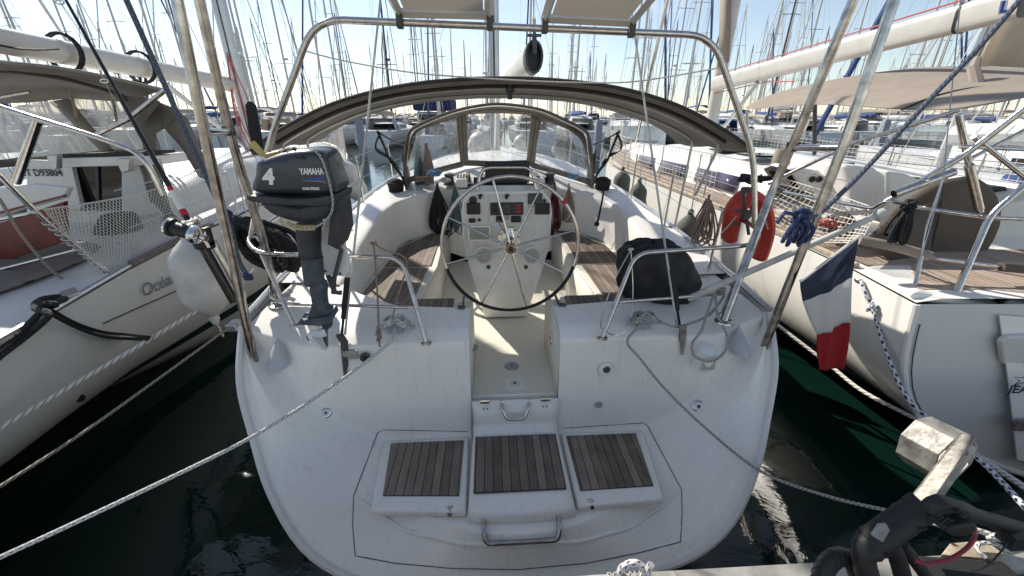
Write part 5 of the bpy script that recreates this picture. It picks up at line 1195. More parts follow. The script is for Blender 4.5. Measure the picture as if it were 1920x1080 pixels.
mb = MB(); mb.tube([V((-4.96, 8.08, 1.7)), V((-4.96, 8.08, 15))], .012, 6); part('sail_track', mb, DGREY, lm)
mb = MB(); mb.tube([V((-5.0, 8.0, 2.0)), V((-5.05, 6.4, 3.1))], .035, 8); part('boom_vang', mb, ALU, lb_)
mb = MB(); rr = random.Random(8)
for k in range(5): x = -4.98 + rr.uniform(-.1, .25); mb.tube(smooth([V((-4.95, 8.0, 3.6)), V((x, 7.95, 2.7)), V((x + rr.uniform(.0, .25), 7.9, 1.9))], 3), .012, 4)
part('halyard_tails', mb, R_RD, lm)
mb = MB()
for q in ((-3.6, 8.0, 1.5), (-6.6, 8.0, 1.5)): mb.tube([V(q), V((-5, 8.2, 14.5))], .005, 4)
mb.tube([V((-5.2, .8, 1.4)), V((-5, 8.2, 14.8))], .006, 4); mb.tube([V((-5.9, 13.2, 1.8)), V((-5, 8.2, 14.6))], .02, 6); part('rigging', mb, STEEL, lm)
# its coachroof and foredeck gear seen beyond the netting
mb = MB(); rows = []
for y, hw, zt in ((4.7, 1.2, 1.75), (6, 1.15, 1.95), (8, 1.0, 1.98), (10.2, .55, 1.85), (10.6, .4, 1.68)):
    xc = itp(y, LC) + .15; rows.append(fil([V((xc - hw - .15, y, 1.45)), V((xc - hw, y, zt - .05)), V((xc, y, zt + .05)), V((xc + hw, y, zt - .05)), V((xc + hw + .15, y, 1.45))], .12, 4))
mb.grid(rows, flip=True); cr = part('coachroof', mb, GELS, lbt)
mb = MB(); mb.tube([(-3.98, 6.0, 2.02), (-3.98, 7.6, 2.03)], .02, 6); part('handrail', mb, GREYP, cr)
def netL2(u, v): y = lerp(6.2, 12.6, u); g = itp(y, LG); return V((g[0] + .02, y, g[1] + .65 * (1 - v)))
mb = MB(); net(mb, netL2, 80, 9, .0035)
solo('safety_net', mb, NET, 'white netting round the bow of the left boat, behind the outboard', 'netting')
mb = MB()
for y in (5.2, 6.6, 8.2, 9.8, 11.4): g = itp(y, LG); mb.tube([(g[0], y, g[1]), (g[0] + .02, y, g[1] + .66)], .012, 6)
for h in (.33, .65): mb.tube([(itp(y, LG)[0] + .015, y, itp(y, LG)[1] + h) for y in (3.4, 5.2, 6.6, 8.2, 9.8, 11.4, 12.8)], .004, 4)
part('guard_rail', mb, STEEL, lbt)
# fenders
def fender(c, r, h, mt, lab, tilt_=(0, 0, 1), grp=None, ln=.6):
    c = V(c); t = V(tilt_).normalized(); mb = MB()
    mb.lathe([(.02, -h / 2 - .09), (.035, -h / 2 - .05), (.03, -h / 2 - .02), (r * .6, -h / 2 + r * .25), (r * .92, -h / 2 + r * .65), (r, -h / 2 + r), (r, h / 2 - r), (r * .92, h / 2 - r * .65), (r * .6, h / 2 - r * .25), (.03, h / 2 + .02), (.035, h / 2 + .05), (.02, h / 2 + .08)], c, t, 24)
    root = thing('fender', lab, 'fender', c - t * (h / 2 + .1), grp); part('fender_body', mb, mt, root)
    mb = MB(); e = c + t * (h / 2 + .06); mb.tube([e, e + t * .1 + V((0, 0, .05)), e + V((0, 0, ln))], .007, 6); e2 = c - t * (h / 2 + .08); mb.tube([e2, e2 + V((.015, 0, -.05)), e2 + V((.03, -.01, -.12))], .007, 6); parts('lanyard', mb, R_WT, root); return root
fa, fb = P(352, 455, y=2.72), P(398, 585, y=2.72)
fender((fa + fb) / 2, .155, (fa - fb).length + .02, PVC, 'long beige-white fender hanging beside the name on the left boat hull', (fa - fb), ln=.5)
fa, fb = P(650, 318, y=7.6), P(672, 362, y=7.6); fender((fa + fb) / 2, .19, .75, GREYW, 'grey fender hanging at the bow of the left boat above bright water', (fa - fb), ln=.4)
# ---- right neighbour
RG = [(2.45, 2.74, 1.42), (3.1, 2.82, 1.42), (4, 2.83, 1.42), (5, 2.78, 1.43), (6.1, 2.68, 1.45), (7.5, 2.5, 1.48), (9, 2.3, 1.52), (10.5, 2.38, 1.58), (12, 2.85, 1.65), (13.2, 3.5, 1.7), (13.9, 4.02, 1.74)]
RW = [(2.45, 4.15), (2.9, 4.0), (3.65, 3.72), (4.74, 3.38), (6.1, 3.05), (7.5, 2.82), (9, 2.62), (10.5, 2.7), (12, 3.1), (13.2, 3.65), (13.9, 4.03)]
RC = [(2.45, 4.9), (13.9, 4.05)]
rbt = thing('sailboat', 'white sailing boat on the right with sand coloured bimini and brown wheel cover', 'sailboat', (4.6, 4, 0))
ys = [2.45, 2.8, 3.1, 3.5, 4, 4.5, 5, 5.5, 6.1, 6.8, 7.5, 8.2, 9, 9.8, 10.5, 11.3, 12, 12.6, 13.2, 13.6, 13.9]
rows = sidehull(RG, RW, RC, ys)
for j, q in enumerate(rows[0]): q.y = 2.45 + .25 * (1.42 - q.z) * -.6
mb = MB(); mb.grid(rows, flip=True); rh = part('hull', mb, GEL, rbt)
mb = MB(); mb.grid([[p + V((-.006, -.004, 0)) for p in r[8:13]] for r in rows], flip=True); part('boot_stripe', mb, mat('slate_antifouling', (.045, .05, .05), .4), rh)
mb = MB(); n0 = len(rows[0]); c = itp(2.45, RC)
mb.v = [V(p) for p in rows[0]]; mb.face(list(range(n0))[::-1], None, False); tr = part('transom', mb, GELS, rbt)
mb = MB(); mb.tube([p + V((.06 + .0 * i, -.012, -.02)) for i, p in enumerate(rows[0][1:15])], .004, 5); part('transom_seam', mb, DGREY, tr)
mb = MB(); mb.tube([p + V((-.0, -.008, 0)) for p in rows[0][0:16]], .022, 8); part('transom_edge', mb, GEL, tr)
mb = MB(); mb.prism(Q([(1872, 590, 2.42), (1890, 720, 2.32), (1906, 860, 2.2), (1990, 880, 2.2), (1990, 600, 2.42)]), (0, -.008, 0)); sp_ = part('swim_platform', mb, GEL, tr)
poly('moulded_panel', [(1878, 642), (1882, 682), (1896, 690), (1990, 695), (1990, 628), (1890, 632)], 2.345, GELS, sp_, .04, .012)
poly('step_teak', [(1900, 790), (1902, 808), (1990, 812), (1990, 790)], 2.21, TEAK2, sp_, .02)
text('JEANNEAU', .085, P(1889, 737, y=2.27), (1, 0, 0), (0, .1, 1), NAVY, sp_, name='builder_lettering', sx=1.15, bold=.001)
mb = MB(); c = P(1921, 712, y=2.27); st_ = []
for i in range(10): a_ = pi / 2 + i * pi / 5; rr = .07 if i % 2 == 0 else .022; st_.append(c + V((rr * cos(a_) * 1.3, 0, rr * sin(a_))))
mb.tube(st_, .003, 4, closed=True); part('star_emblem', mb, NAVY, sp_)
# deck with teak side decks
mb = MB(); mb.grid([[(x, y, itp(y, RG)[1] + .012 + (0 if j in (0, 4) else .03)) for j, x in enumerate([lerp(itp(y, RG)[0], 2 * itp(y, RC) - itp(y, RG)[0], k) for k in (0, .04, .5, .96, 1)])] for y in ys]); part('deck', mb, GEL, rbt)
mb = MB(); mb.grid([[(itp(y, RG)[0] + dx, y, itp(y, RG)[1] + .045) for dx in (.10, .62)] for y in ys[2:-4]]); part('teak_side_deck', mb, TEAKL, rbt)
mb = MB(); mb.tube(smooth([(a + .02, y, z + .04) for y, a, z in RG[1:-1]], 3), .028, 6); part('timber_toe_rail', mb, TIMB, rbt)
flat('cockpit_teak', [(1720, 545), (1860, 545), (1990, 560), (1990, 470), (1700, 470)], 1.455, TEAKL, rbt)
mb = MB(); rows_ = []
for u, v, y in ((1705, 566, 2.5), (1870, 590, 2.5)): pass
mb.prism([P(1702, 562, y=2.5), P(1872, 596, y=2.5), P(1856, 572, y=2.62), P(1822, 556, y=2.8), P(1720, 545, y=2.85)], (0, 0, .07)); part('quarter_moulding', mb, GEL, rbt, bevel=.03)
mb = MB(); mb.prism([P(1875, 582, y=2.55), P(1990, 600, y=2.55), P(1990, 560, y=3.2), P(1868, 560, y=3.2)], (0, 0, .09)); part('stern_seat', mb, GEL, rbt, bevel=.03)
# cabin
mb = MB(); rows_ = []
for y, x0, zt in ((5.3, 3.42, 1.86), (6.5, 3.33, 1.95), (8, 3.1, 2.0), (9.5, 2.95, 1.96), (11, 3.1, 1.86), (11.8, 3.4, 1.7)):
    xc = itp(y, RC); rows_.append(fil([V((x0 - .14, y, 1.48)), V((x0, y, zt - .06)), V((xc, y, zt + .05)), V((2 * xc - x0, y, zt - .06)), V((2 * xc - x0 + .14, y, 1.48))], .14, 4))
mb.grid(rows_, flip=True); cab = part('coachroof', mb, GEL, rbt)
for y0, y1 in ((5.9, 7.0), (7.3, 8.3), (8.6, 9.4)):
    mb = MB(); f = lambda y, t: V((lerp(itp(y, [(5.3, 3.42), (6.5, 3.33), (8, 3.1), (9.5, 2.95)]) - .13, itp(y, [(5.3, 3.42), (6.5, 3.33), (8, 3.1), (9.5, 2.95)]) - .03, t) - .02, y, lerp(1.54, 1.80, t)))
    mb.grid([[f(lerp(y0, y1, i / 4) + .1 * t, t) for i in range(5)] for t in (0.05, .9)]); part('cabin_window', mb, PURP, cab, solid=.02)
mb = MB()
for y, w_ in ((6.6, .5), (7.6, .45)): mb.box((3.9, y, 2.02), (.5, w_, .03)); 
parts('deck_hatch', mb, DARKGL, cab, bevel=.01)

pod = poly('instrument_pod', [(1486, 322), (1497, 342), (1505, 358), (1545, 362), (1548, 330), (1538, 320), (1500, 314)], 4.6, GEL, rbt, .5, .03)
mb = MB()
for u in (1523, 1536): mb.lathe([(.034, 0), (.034, .01), (.016, .012), (.016, .004)], P(u, 336, y=4.59), (0, -1, 0), 18)
parts('vent_ring', mb, BLACK, pod)
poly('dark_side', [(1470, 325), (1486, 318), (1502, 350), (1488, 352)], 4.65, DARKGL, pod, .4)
poly('canvas_bulkhead', [(1545, 305), (1603, 305), (1592, 385), (1560, 380)], 4.7, TAUPEL, rbt, .04)
sp2 = poly('cockpit_locker', [(1600, 312), (1640, 314), (1662, 330), (1664, 420), (1596, 400)], 4.2, GEL, rbt, .6, .03)
poly('cockpit_locker', [(1664, 320), (1700, 326), (1745, 345), (1745, 420), (1664, 420)], 4.4, GEL, rbt, .5, .03)
poly('speaker_box', [(1838, 352), (1890, 350), (1898, 386), (1850, 386)], 4.3, BLACK, rbt, .2, .02)
poly('cockpit_side', [(1850, 385), (1990, 365), (1990, 540), (1850, 520)], 3.95, CREAM, rbt, .5, .03)
mb = MB(); rows_ = []
for i in range(17):
    t = i / 16; th = pi * t; row = []
    for j in range(24):
        a = 2 * pi * j / 24; c = P(1752, 448, y=3.55); row.append(c + V((.54 * cos(a) * sin(th) ** .5 * (1 + .02 * sin(5 * a)), .11 * -cos(th) + .02 * sin(2 * a + 1) * sin(th), .56 * sin(a) * sin(th) ** .5)))
    rows_.append(row)
mb.grid(rows_, closed_u=True)
wc = solo('wheel_cover', mb, BROWN, 'round brown canvas cover over the steering wheel of the right boat', 'wheel cover')
mb = MB(); mb.grid([Q([(1608, 462, 3.15), (1650, 478, 3.2), (1735, 520, 3.3)]), Q([(1625, 446, 3.2), (1672, 440, 3.25), (1745, 470, 3.36)]), Q([(1665, 412, 3.3), (1695, 395, 3.35), (1750, 380, 3.42)])]); part('cover_flap', mb, BROWN, wc, solid=.01)
mb = MB(); mb.tube(smooth(Q([(1768, 342), (1762, 400), (1750, 450), (1740, 510)], 3.42), 4), .006, 5); part('cover_seam', mb, TAUPED, wc)
# pushpit, struts
tb('stern_rail', [(1470, 360, 4.3), (1640, 392, 3.1), (1660, 376, 3.0), (1740, 392, 2.9), (1855, 408, 2.75), (1990, 414, 2.7)], None, .016, par=rbt, rb=.1)
tb('mid_rail', [(1740, 483, 2.8), (1875, 500, 2.72), (1990, 508, 2.7)], None, .014, par=rbt)
tb('stanchion', [(1786, 566, 2.55), (1856, 404, 2.72), (1960, 315, 2.72)], None, .021, par=rbt, rb=.08)
tb('davit_tube', [(1630, 396, 3.15), (1700, 356, 3.05), (1810, 290, 2.95), (1990, 150, 2.8)], None, .022, par=rbt)
tb('davit_tube', [(1440, 345, 4.2), (1600, 268, 3.8), (1800, 206, 3.4)], None, .018, par=rbt)
tb('bimini_strut', [(1797, 215), (1815, 300), (1838, 398)], 3.2, .022, par=rbt); tb('gas_ram', [(1817, 310), (1836, 392)], 3.17, .030, par=rbt); tb('rod_tube', [(1676, 364), (1788, 322)], 3.0, .030, par=rbt)
tb('cross_tube', [(1800, 275), (1990, 283)], 3.1, .014, par=rbt); tb('cross_tube', [(1825, 256), (1990, 385)], 3.1, .018, par=rbt); tb('cross_tube', [(1815, 300), (1990, 208)], 3.3, .014, par=rbt)
tb('backstay_tensioner', [(1770, 330, 2.9), (1735, 430, 2.8), (1727, 480, 2.75)], None, .006, par=rbt); tb('backstay_tensioner', [(1727, 480, 2.75), (1720, 520, 2.7), (1708, 556, 2.65)], None, .014, par=rbt)
mb = MB(); mb.tube(Q([(1612, 450, 2.95), (1680, 463, 2.85), (1742, 480, 2.8)]), .036, 10); solo('foam_tube', mb, SAND, 'sand coloured foam padding round the middle stern rail of the right boat', 'foam padding')
mb = MB(); mb.tube(Q([(1875, 500, 2.72), (1990, 510, 2.7)]), .036, 10); solo('foam_tube', mb, BROWN, 'brown foam padding round the stern rail at the right photo edge', 'foam padding')
mb = MB(); mb.tube(coil(P(1703, 388, y=2.85), .14, .27, 12, .012, 33, .04), .012, 5); mb.tube(knot(P(1705, 385, y=2.85), .06, 1, 22, 7), .012, 5); solo('rope_hank', mb, R_K, 'black rope hank tied on the stern rail of the right boat', 'rope coil')
poly('fairlead_plate', [(1610, 525, 2.98), (1650, 537, 2.92), (1648, 544, 2.92), (1610, 532, 2.98)], None, ALU, rbt, .05, .006)
mb = MB(); q = P(1604, 590, y=2.9); mb.lathe([(.02, 0), (.012, .03)], q + V((-.02, -.02, 0)), (-1, -.5, 0), 10); part('skin_fitting', mb, GEL, rh)
# bimini
B0 = [(1395, 204, 6.4), (1410, 190, 6.4), (1470, 168, 6.3), (1560, 148, 6.0), (1720, 122, 5.6), (1850, 124, 5.2), (1990, 132, 4.9)]
B1 = [(1398, 206, 6.2), (1440, 196, 6.0), (1500, 180, 5.6), (1600, 168, 5.1), (1720, 158, 4.6), (1850, 152, 4.2), (1990, 150, 3.9)]
B2 = [(1400, 207, 6.0), (1530, 193, 5.2), (1600, 200, 4.6), (1700, 208, 4.0), (1790, 210, 3.5), (1850, 198, 3.45), (1990, 172, 3.4)]
mb = MB(); mb.grid([Q(B0), [a.lerp(b, .5) + V((0, 0, .03)) for a, b in zip(Q(B0), Q(B1))], Q(B1), [a.lerp(b, .5) + V((0, 0, .02)) for a, b in zip(Q(B1), Q(B2))], Q(B2)]); rbim = part('bimini', mb, SAND, rbt, solid=.012, sub=1)
tb('bimini_leg', [(1400, 208, 6.0), (1404, 290, 6.0)], None, .02, ALU, rbim); tb('bimini_leg', [(1528, 193, 5.2), (1527, 290, 5.2)], None, .022, DGREY, rbim)
mb = MB(); mb.tube(Q([(1833, 160, 4.2), (1825, 128, 4.3), (1832, 110, 4.4)]), [.05, .045, .03], 8); part('rope_sleeve', mb, SAND, rbim)
mb = MB(); mb.tube(smooth(Q([(1690, 206, 3.98), (1760, 178, 4.0), (1850, 162, 4.0), (1990, 160, 3.9)]), 3), .008, 5); part('seam', mb, TAUPED, rbim)
# boom, mast, sail
m_ = V((4.15, 9.0, 1.6)); be2, bf2 = V((5.05, 4.3, 3.62)), V((4.15, 8.85, 3.02))
be2 = P(1925, 2, y=4.3); bf2 = P(1340, 158, y=8.85); ax = (be2 - bf2).normalized(); sx = ax.cross(V((0, 0, 1))).normalized(); q = sx.cross(ax)
def rsec(c, a, b): return [c + sx * (a * math.copysign(abs(cos(t)) ** .5, cos(t))) + q * (b * math.copysign(abs(sin(t)) ** .5, sin(t))) for t in [2 * pi * (i + .5) / 16 for i in range(16)]]
mb = MB(); mb.grid([rsec(bf2, .075, .13), rsec(be2, .075, .13)], closed_u=True); rbm = part('boom', mb, ALUP, rbt)
mb = MB(); mb.grid([rsec(be2 - ax * .50, .08, .136), rsec(be2 - ax * .47, .08, .136)], closed_u=True); part('boom_band', mb, BLACK, rbm)
mb = MB(); L_ = P(1872, 30, y=4.52); 
for off_, mt_ in ((0, 1),): mb.prism([P(1869, 29, y=4.36), P(1886, 25, y=4.34), P(1890, 0, y=4.34), P(1875, 2, y=4.36)], (0, -.004, 0))
lt = part('boom_label', mb, WHT, rbm)
text('L', .13, P(1873, 24, y=4.34), (1, -.25, .1), (.2, 0, 1), BLUI, lt, bold=.004)
mb = MB(); mb.tube([bf2 + q * .17, be2 + q * .17], .009, 5); mb.tube([bf2 - q * .17, bf2.lerp(be2, .3) - q * .17, bf2.lerp(be2, .45) - q * .26], .009, 5); part('reefing_line', mb, R_RD, rbm)
mb = MB(); mb.tube([V((4.1, 8.9, 1.9)), bf2.lerp(be2, .27) - q * .15], .035, 8); part('boom_vang', mb, ALU, rbm)
mb = MB(); mb.tube([m_, V((4.15, 9.0, 16))], .12, 14); rm = part('mast', mb, ALUP, rbt)
mb = MB(); mb.grid([[P(1352, -20, y=8.9), P(1369, -20, y=8.7)], [P(1350, 60, y=8.9), P(1369, 60, y=8.7)], [P(1346, 128, y=8.9), P(1366, 116, y=8.7)]]); part('sail_luff', mb, SAND, rm, solid=.05)
mb = MB()
for qq in ((2.6, 8.8, 1.5), (5.7, 8.8, 1.5)): mb.tube([V(qq), V((4.15, 9, 15.5))], .006, 4)
mb.tube([V((4.02, 13.8, 1.8)), V((4.15, 9, 15.8))], .05, 8); mb.tube([P(1708, 550, y=2.66), P(1768, 340, y=2.9), V((4.3, 8.6, 15.8))], .005, 4); part('rigging', mb, STEEL, rm)
mb = MB(); mb.grid([Q([(1835, 122, 7), (1880, 125, 7), (1990, 130, 7)]), Q([(1862, 60, 7), (1900, 62, 7), (1990, 65, 7)]), Q([(1895, -20, 7), (1920, -20, 7), (1990, -20, 7)])]); solo('furled_sail', mb, SAILC, 'large cream sail cloth hanging above the sand bimini at the right edge', 'sail', solid=.06)
mb = MB()
for k in range(5): mb.tube(Q([(1815 + k * 10, 125, 7.2), (1880 + k * 12, -15, 7.2)]), .02 if k % 2 else .045, 6)
solo('spinnaker_poles', mb, ALU, 'bundle of grey poles beside the cream sail above the sand bimini', 'poles')
# pods of rails with nets
def netR(u, v): y = lerp(3.0, 5.4, u); g = itp(y, RG); return V((g[0] + .05, y, g[1] + .62 * (1 - v) + .03))
def nr(u, v):
    top = Q([(1470, 335, 4.6), (1560, 362, 3.8), (1645, 392, 3.1)]); bot = Q([(1395, 378, 5.0), (1500, 445, 4.0), (1612, 455, 3.05)])
    top = smooth(top, 6); bot = smooth(bot, 6); k = u * (len(top) - 1); i = min(int(k), len(top) - 2); return top[i].lerp(top[i + 1], k - i).lerp(bot[i].lerp(bot[i + 1], k - i), v) + V((0, 0, -.04 * sin(pi * v)))
mb = MB(); net(mb, nr, 26, 10, .0035, False); solo('safety_net', mb, NET, 'coarse white netting on the aft rail of the right boat beside the flag', 'netting')
def nf(u, v): y = lerp(5.6, 13.2, u); g = itp(y, RG); return V((g[0] + .05, y, g[1] + .64 * (1 - v) + .02))
mb = MB(); net(mb, nf, 70, 9, .0035, False); solo('safety_net', mb, NET, 'white netting along the forward rail of the right boat toward its bow', 'netting')
def nf2(u, v): y = lerp(4.5, 12.8, u); g = itp(y, RG); x = 2 * itp(y, RC) - g[0]; return V((x - .05, y, g[1] + .64 * (1 - v) + .02))
mb = MB(); net(mb, nf2, 80, 9, .0035, False); solo('safety_net', mb, NET, 'white netting on the far side rail of the right boat', 'netting')
mb = MB()
for side in (0, 1):
    for y in (4.4, 5.8, 7.2, 8.6, 10, 11.4, 12.6):
        g = itp(y, RG); x = g[0] + .05 if side == 0 else 2 * itp(y, RC) - g[0] - .05; mb.tube([(x, y, g[1]), (x, y, g[1] + .66)], .012, 6)
    for h in (.34, .66): mb.tube([((itp(y, RG)[0] + .05) if side == 0 else 2 * itp(y, RC) - itp(y, RG)[0] - .05, y, itp(y, RG)[1] + h) for y in (3.4, 4.4, 5.8, 7.2, 8.6, 10, 11.4, 12.6)], .004, 4)
part('guard_rail', mb, STEEL, rbt)
fender(P(1195, 375, y=6.3), .13, .5, PVCG, 'dark olive fender between the middle and right boats, below the right winch', grp=None)
fender(P(1288, 440, y=4.4), .13, .42, PVCG, 'dark olive fender between the boats near the beige rope hank')
fender(P(1165, 348, y=8.0), .16, .55, PVCG, 'grey-green fender at the forward side of the right boat above open water')
mb = MB(); mb.tube(knot(P(1412, 335, y=5.0), .2, 1, 30, 12, (1.2, .8, .2)), .016, 5); solo('line_bundle', mb, R_K, 'black lines heaped on the cabin top of the right boat', 'rope')
mb = MB(); mb.tube(knot(P(1560, 420, y=3.6), .12, 1, 20, 13, (1.2, .8, .3)), .014, 5); solo('line_bundle', mb, R_RD, 'red and white line beside a winch behind the coarse netting', 'rope')
mb = MB(); mb.lathe([(.10, 0), (.12, .03), (.11, .16), (.06, .2), (.02, .21)], P(1568, 440, y=3.7), (0, 0, 1), 18); solo('winch_cover', mb, BROWN, 'brown canvas winch cover behind the coarse netting of the right boat', 'winch cover')
mb = MB(); mb.lathe([(.10, 0), (.11, .03), (.10, .22), (.09, .26), (.02, .27)], P(1460, 318, y=5.6), (0, 0, 1), 18); solo('winch_cover', mb, SAND, 'sand canvas cover standing on the cabin top of the right boat', 'winch cover')
# ------------------------------------------------------------------ quay and what stands on it
CF = W; P = W.P
QZ = .93
mb = MB(); mb.prism([(.62, .915, QZ), (9, 1.27, QZ), (9, .30, QZ), (.62, .30, QZ)], (0, 0, -.25)); qd = solo('quay_deck', mb, mat('ribbed_alu_deck', (.16, .155, .15), .45, .6, .25, 25, .8, 120), None, None, kind='structure')
mb = MB(); mb.prism([(-3.5, .60, QZ - .03), (.62, .88, QZ - .03), (.62, .32, QZ - .03), (-3.5, .32, QZ - .03)], (0, 0, -.2)); solo('quay_side_deck', mb, CONC, None, None, kind='structure')
mb = MB(); a, b = V((.25, .915, QZ)), V((9, 1.38, QZ)); mb.prism([a + V((0, .0, .02)), b + V((0, 0, .02)), b + V((0, .07, .02)), a + V((0, .07, .02))], (0, 0, -.18)); solo('quay_edge', mb, CONC, None, None, kind='structure')
mb = MB(); mb.grid([[(x, y, QZ - .02) for x in (-90, 90)] for y in (-70, .28)], sm=False); mb.grid([[(x, .28, z) for x in (-90, 90)] for z in (-1, QZ - .02)], sm=False); solo('quay', mb, mat('quay_concrete', (.36, .32, .26), .85, 0, .15, .8, .2, 30), None, None, kind='structure')
fm = thing('pontoon_cleat', 'pale metal pontoon cleat box with raised lettering at the bottom edge', 'cleat', P(1185, 1085, z=1.0))
a, b = P(1098, 1076, z=1.0), P(1264, 1067, z=1.0)
mb = MB(); mb.prism([a, b, b + V((.02, -.05, 0)), b + V((.0, -.2, 0)), a + V((0, -.2, 0))], (0, 0, -.12)); cb = part('cleat_box', mb, CONC, fm, bevel=.012)
text('PORALU', .040, P(1140, 1088, z=1.002), b - a, (0, 1, 0), mat('raised_lettering', (.58, .55, .50), .5, .3), cb, ext=.003)
mb = MB(); c = P(1190, 1070, z=1.03); mb.tube(smooth([c + V((-.055, 0, -.04)), c + V((-.045, .01, .0)), c + V((-.0, .01, .03)), c + V((.045, .0, .0)), c + V((.05, 0, -.04))], 5), .013, 8); mb.tube([c + V((.03, -.01, -.03)), c + V((.055, -.005, .045))], .013, 8); mb.tube([c + V((-.06, -.02, -.03)), c + V((.05, -.02, -.03))], .013, 8)
solo('rope_end', mb, R_W, 'white rope loop standing on the pontoon cleat at the bottom', 'rope')
# bollard
bo = thing('bollard', 'octagonal aluminium mooring bollard on a flat arm at the quay edge', 'bollard', P(1700, 975, y=1.12))
cc = P(1792, 862, y=1.27); AX = V((.22, -.95, .12)).normalized(); e1 = V((0, 0, 1)); e1 = (e1 - AX * e1.dot(AX)).normalized(); e2 = AX.cross(e1)
mb = MB()
def oc(c, r): return [c + (e2 * cos(t) + e1 * sin(t)) * r for t in [pi / 8 + 2 * pi * i / 8 for i in range(8)]]
mb.grid([oc(cc - AX * .14, .122), oc(cc, .122), oc(cc, .113), oc(cc - AX * .14, .113), oc(cc - AX * .14, .122)], closed_u=True, sm=False); part('octagonal_head', mb, ALUR, bo, bevel=.003)
mb = MB(); a, b = P(1812, 826, y=1.235), P(1695, 985, y=1.06); d = (b - a).normalized(); wv = V((1, .25, .2)); wv = (wv - d * wv.dot(d)).normalized(); nv = d.cross(wv)
mb.prism([a - wv * .045, a + wv * .045, b + wv * .055, b - wv * .055], nv * .012); mb.prism([a - wv * .045, b - wv * .055, b - wv * .055 + nv * .07, a - wv * .045 + nv * .05], wv * .01); arm = part('arm', mb, ALUR, bo, bevel=.003)
for t_ in (.12, .8):
    mb = MB(); mb.lathe([(.016, 0), (.016, .008), (.009, .014)], a.lerp(b, t_) - nv * .001 + (nv * .012 if nv.dot(-a) > 0 else V((0, 0, 0))), nv if nv.dot(V((0, 0, H)) - a) > 0 else -nv, 6); part('bolt', mb, DGREY, arm)
# folded scooter
sco = thing('scooter', 'folded matt black electric scooter standing on the quay at the bottom right', 'scooter', P(1700, 1075, z=QZ))
mb = MB(); mb.tube([P(1638, 1015, y=.90), P(1655, 1003, y=.90), P(1717, 958, y=.92)], [.048, .046, .044], 18); hd = part('head_tube', mb, SCOOT, sco, bevel=.003)
mb = MB(); mb.tube([P(1702, 971, y=.915), P(1706, 966, y=.915)], .0475, 18); mb.tube([P(1640, 1016, y=.90), P(1643, 1012, y=.90)], .0505, 18); part('collar_seam', mb, BLACK, hd)
mb = MB(); a = P(1648, 1000, y=.85); b = P(1672, 980, y=.855)
mb.prism([P(1636, 1006, y=.842), P(1656, 1018, y=.842), P(1669, 995, y=.845), P(1664, 985, y=.845), P(1650, 986, y=.845)], (0, .01, 0)); part('reflector', mb, REFL, hd, bevel=.002)
mb = MB(); mb.tube([P(1716, 958, y=.92), P(1735, 948, y=.92)], [.046, .047], 18); part('hinge_collar', mb, BLACKR, sco); mb = pil(PX([(1728, 950), (1742, 938), (1762, 931), (1785, 936), (1806, 946), (1803, 955), (1782, 947), (1762, 944), (1746, 950), (1736, 958)], .90), .87, .915, .008); part('hinge_plate', mb, SCOOT, sco); mb = pil(PX([(1752, 978), (1766, 966), (1788, 962), (1806, 958), (1808, 975), (1790, 986), (1766, 986)], .90), .86, .93, .01); part('hinge_plate', mb, SCOOT, sco); mb = MB()
for k in range(4): mb.box(P(1738 + k * 9, 958 + k * 3, y=.90), (.012, .05, .035), Matrix.Rotation(.5, 3, 'Y'))
mb.tube(smooth([P(1738, 955, y=.9), P(1762, 958, y=.9), P(1785, 955, y=.92)], 4), .014, 8)
for u, v in ((1745, 968), (1752, 972), (1790, 952)): mb.lathe([(.008, 0), (.008, .03)], P(u, v, y=.875), (0, -1, 0), 10)
part('folding_hinge', mb, BLACKR, sco)
mb = MB(); mb.tube([P(1797, 955, y=.95), P(1815, 962, y=.96)], .030, 16); mb.tube([P(1815, 962, y=.96), P(1895, 985, y=.99), P(2040, 1025, y=1.05)], .024, 14); part('stem', mb, SCOOT, sco)
mb = MB()
for u, v in ((1904, 990), (1916, 993)): 
    a, b = P(u, v, y=.995), P(u + 6, v + 2, y=.998); mb.tube([a, b], .029, 14)
mb.tube(smooth([P(1900, 995, y=.97), P(1880, 1030, y=.93), P(1850, 1062, y=.90), P(1822, 1074, y=.88)], 4), .003, 5); mb.box(P(1905, 1008, y=.96), (.08, .05, .05)); part('cable_ties', mb, BLACK, sco)
mb = MB(); mb.tube(smooth([P(1826, 985, y=.93), P(1828, 1005, y=.88), P(1810, 1030, y=.85), P(1775, 1050, y=.83), P(1735, 1056, y=.82), P(1715, 1050, y=.83)], 5), .006, 8); part('brake_cable', mb, REDC, sco)
mb = MB(); mb.tube(smooth([P(1640, 1014, y=.90), P(1620, 1040, y=.88), P(1625, 1075, y=.86), P(1640, 1110, y=.84)], 4), [.044] * 4 + [.034] * 9, 16); mb.tube(smooth([P(1662, 1010, y=.91), P(1680, 1040, y=.90), P(1695, 1090, y=.88)], 4), .026, 14); mb.tube([P(1690, 1020, y=.92), P(1740, 1085, y=.90)], .02, 12); part('fork', mb, SCOOT, sco)
wc_ = P(1575, 1105, y=.86); axw = V((.35, -.8, .45)).normalized(); f1 = axw.orthogonal().normalized(); f2 = axw.cross(f1)
mb = MB(); mb.tube([wc_ + (f1 * cos(t) + f2 * sin(t)) * .105 for t in [2 * pi * i / 48 for i in range(48)]], .030, 14, closed=True, flat=1); wh = part('wheel', mb, BLACKR, sco)
mb = MB()
for k in range(30):
    t = 2 * pi * k / 30
    for s in (-1, 1):
        o = [wc_ + (f1 * cos(t + j * .05) + f2 * sin(t + j * .05)) * (.105 + .0305 * cos(j * .33)) + axw * (s * .0305 * sin(j * .33)) for j in range(5)]; mb.tube(o, .0022, 4)
part('tyre_tread', mb, BLACK, wh)
mb = MB(); rows = []
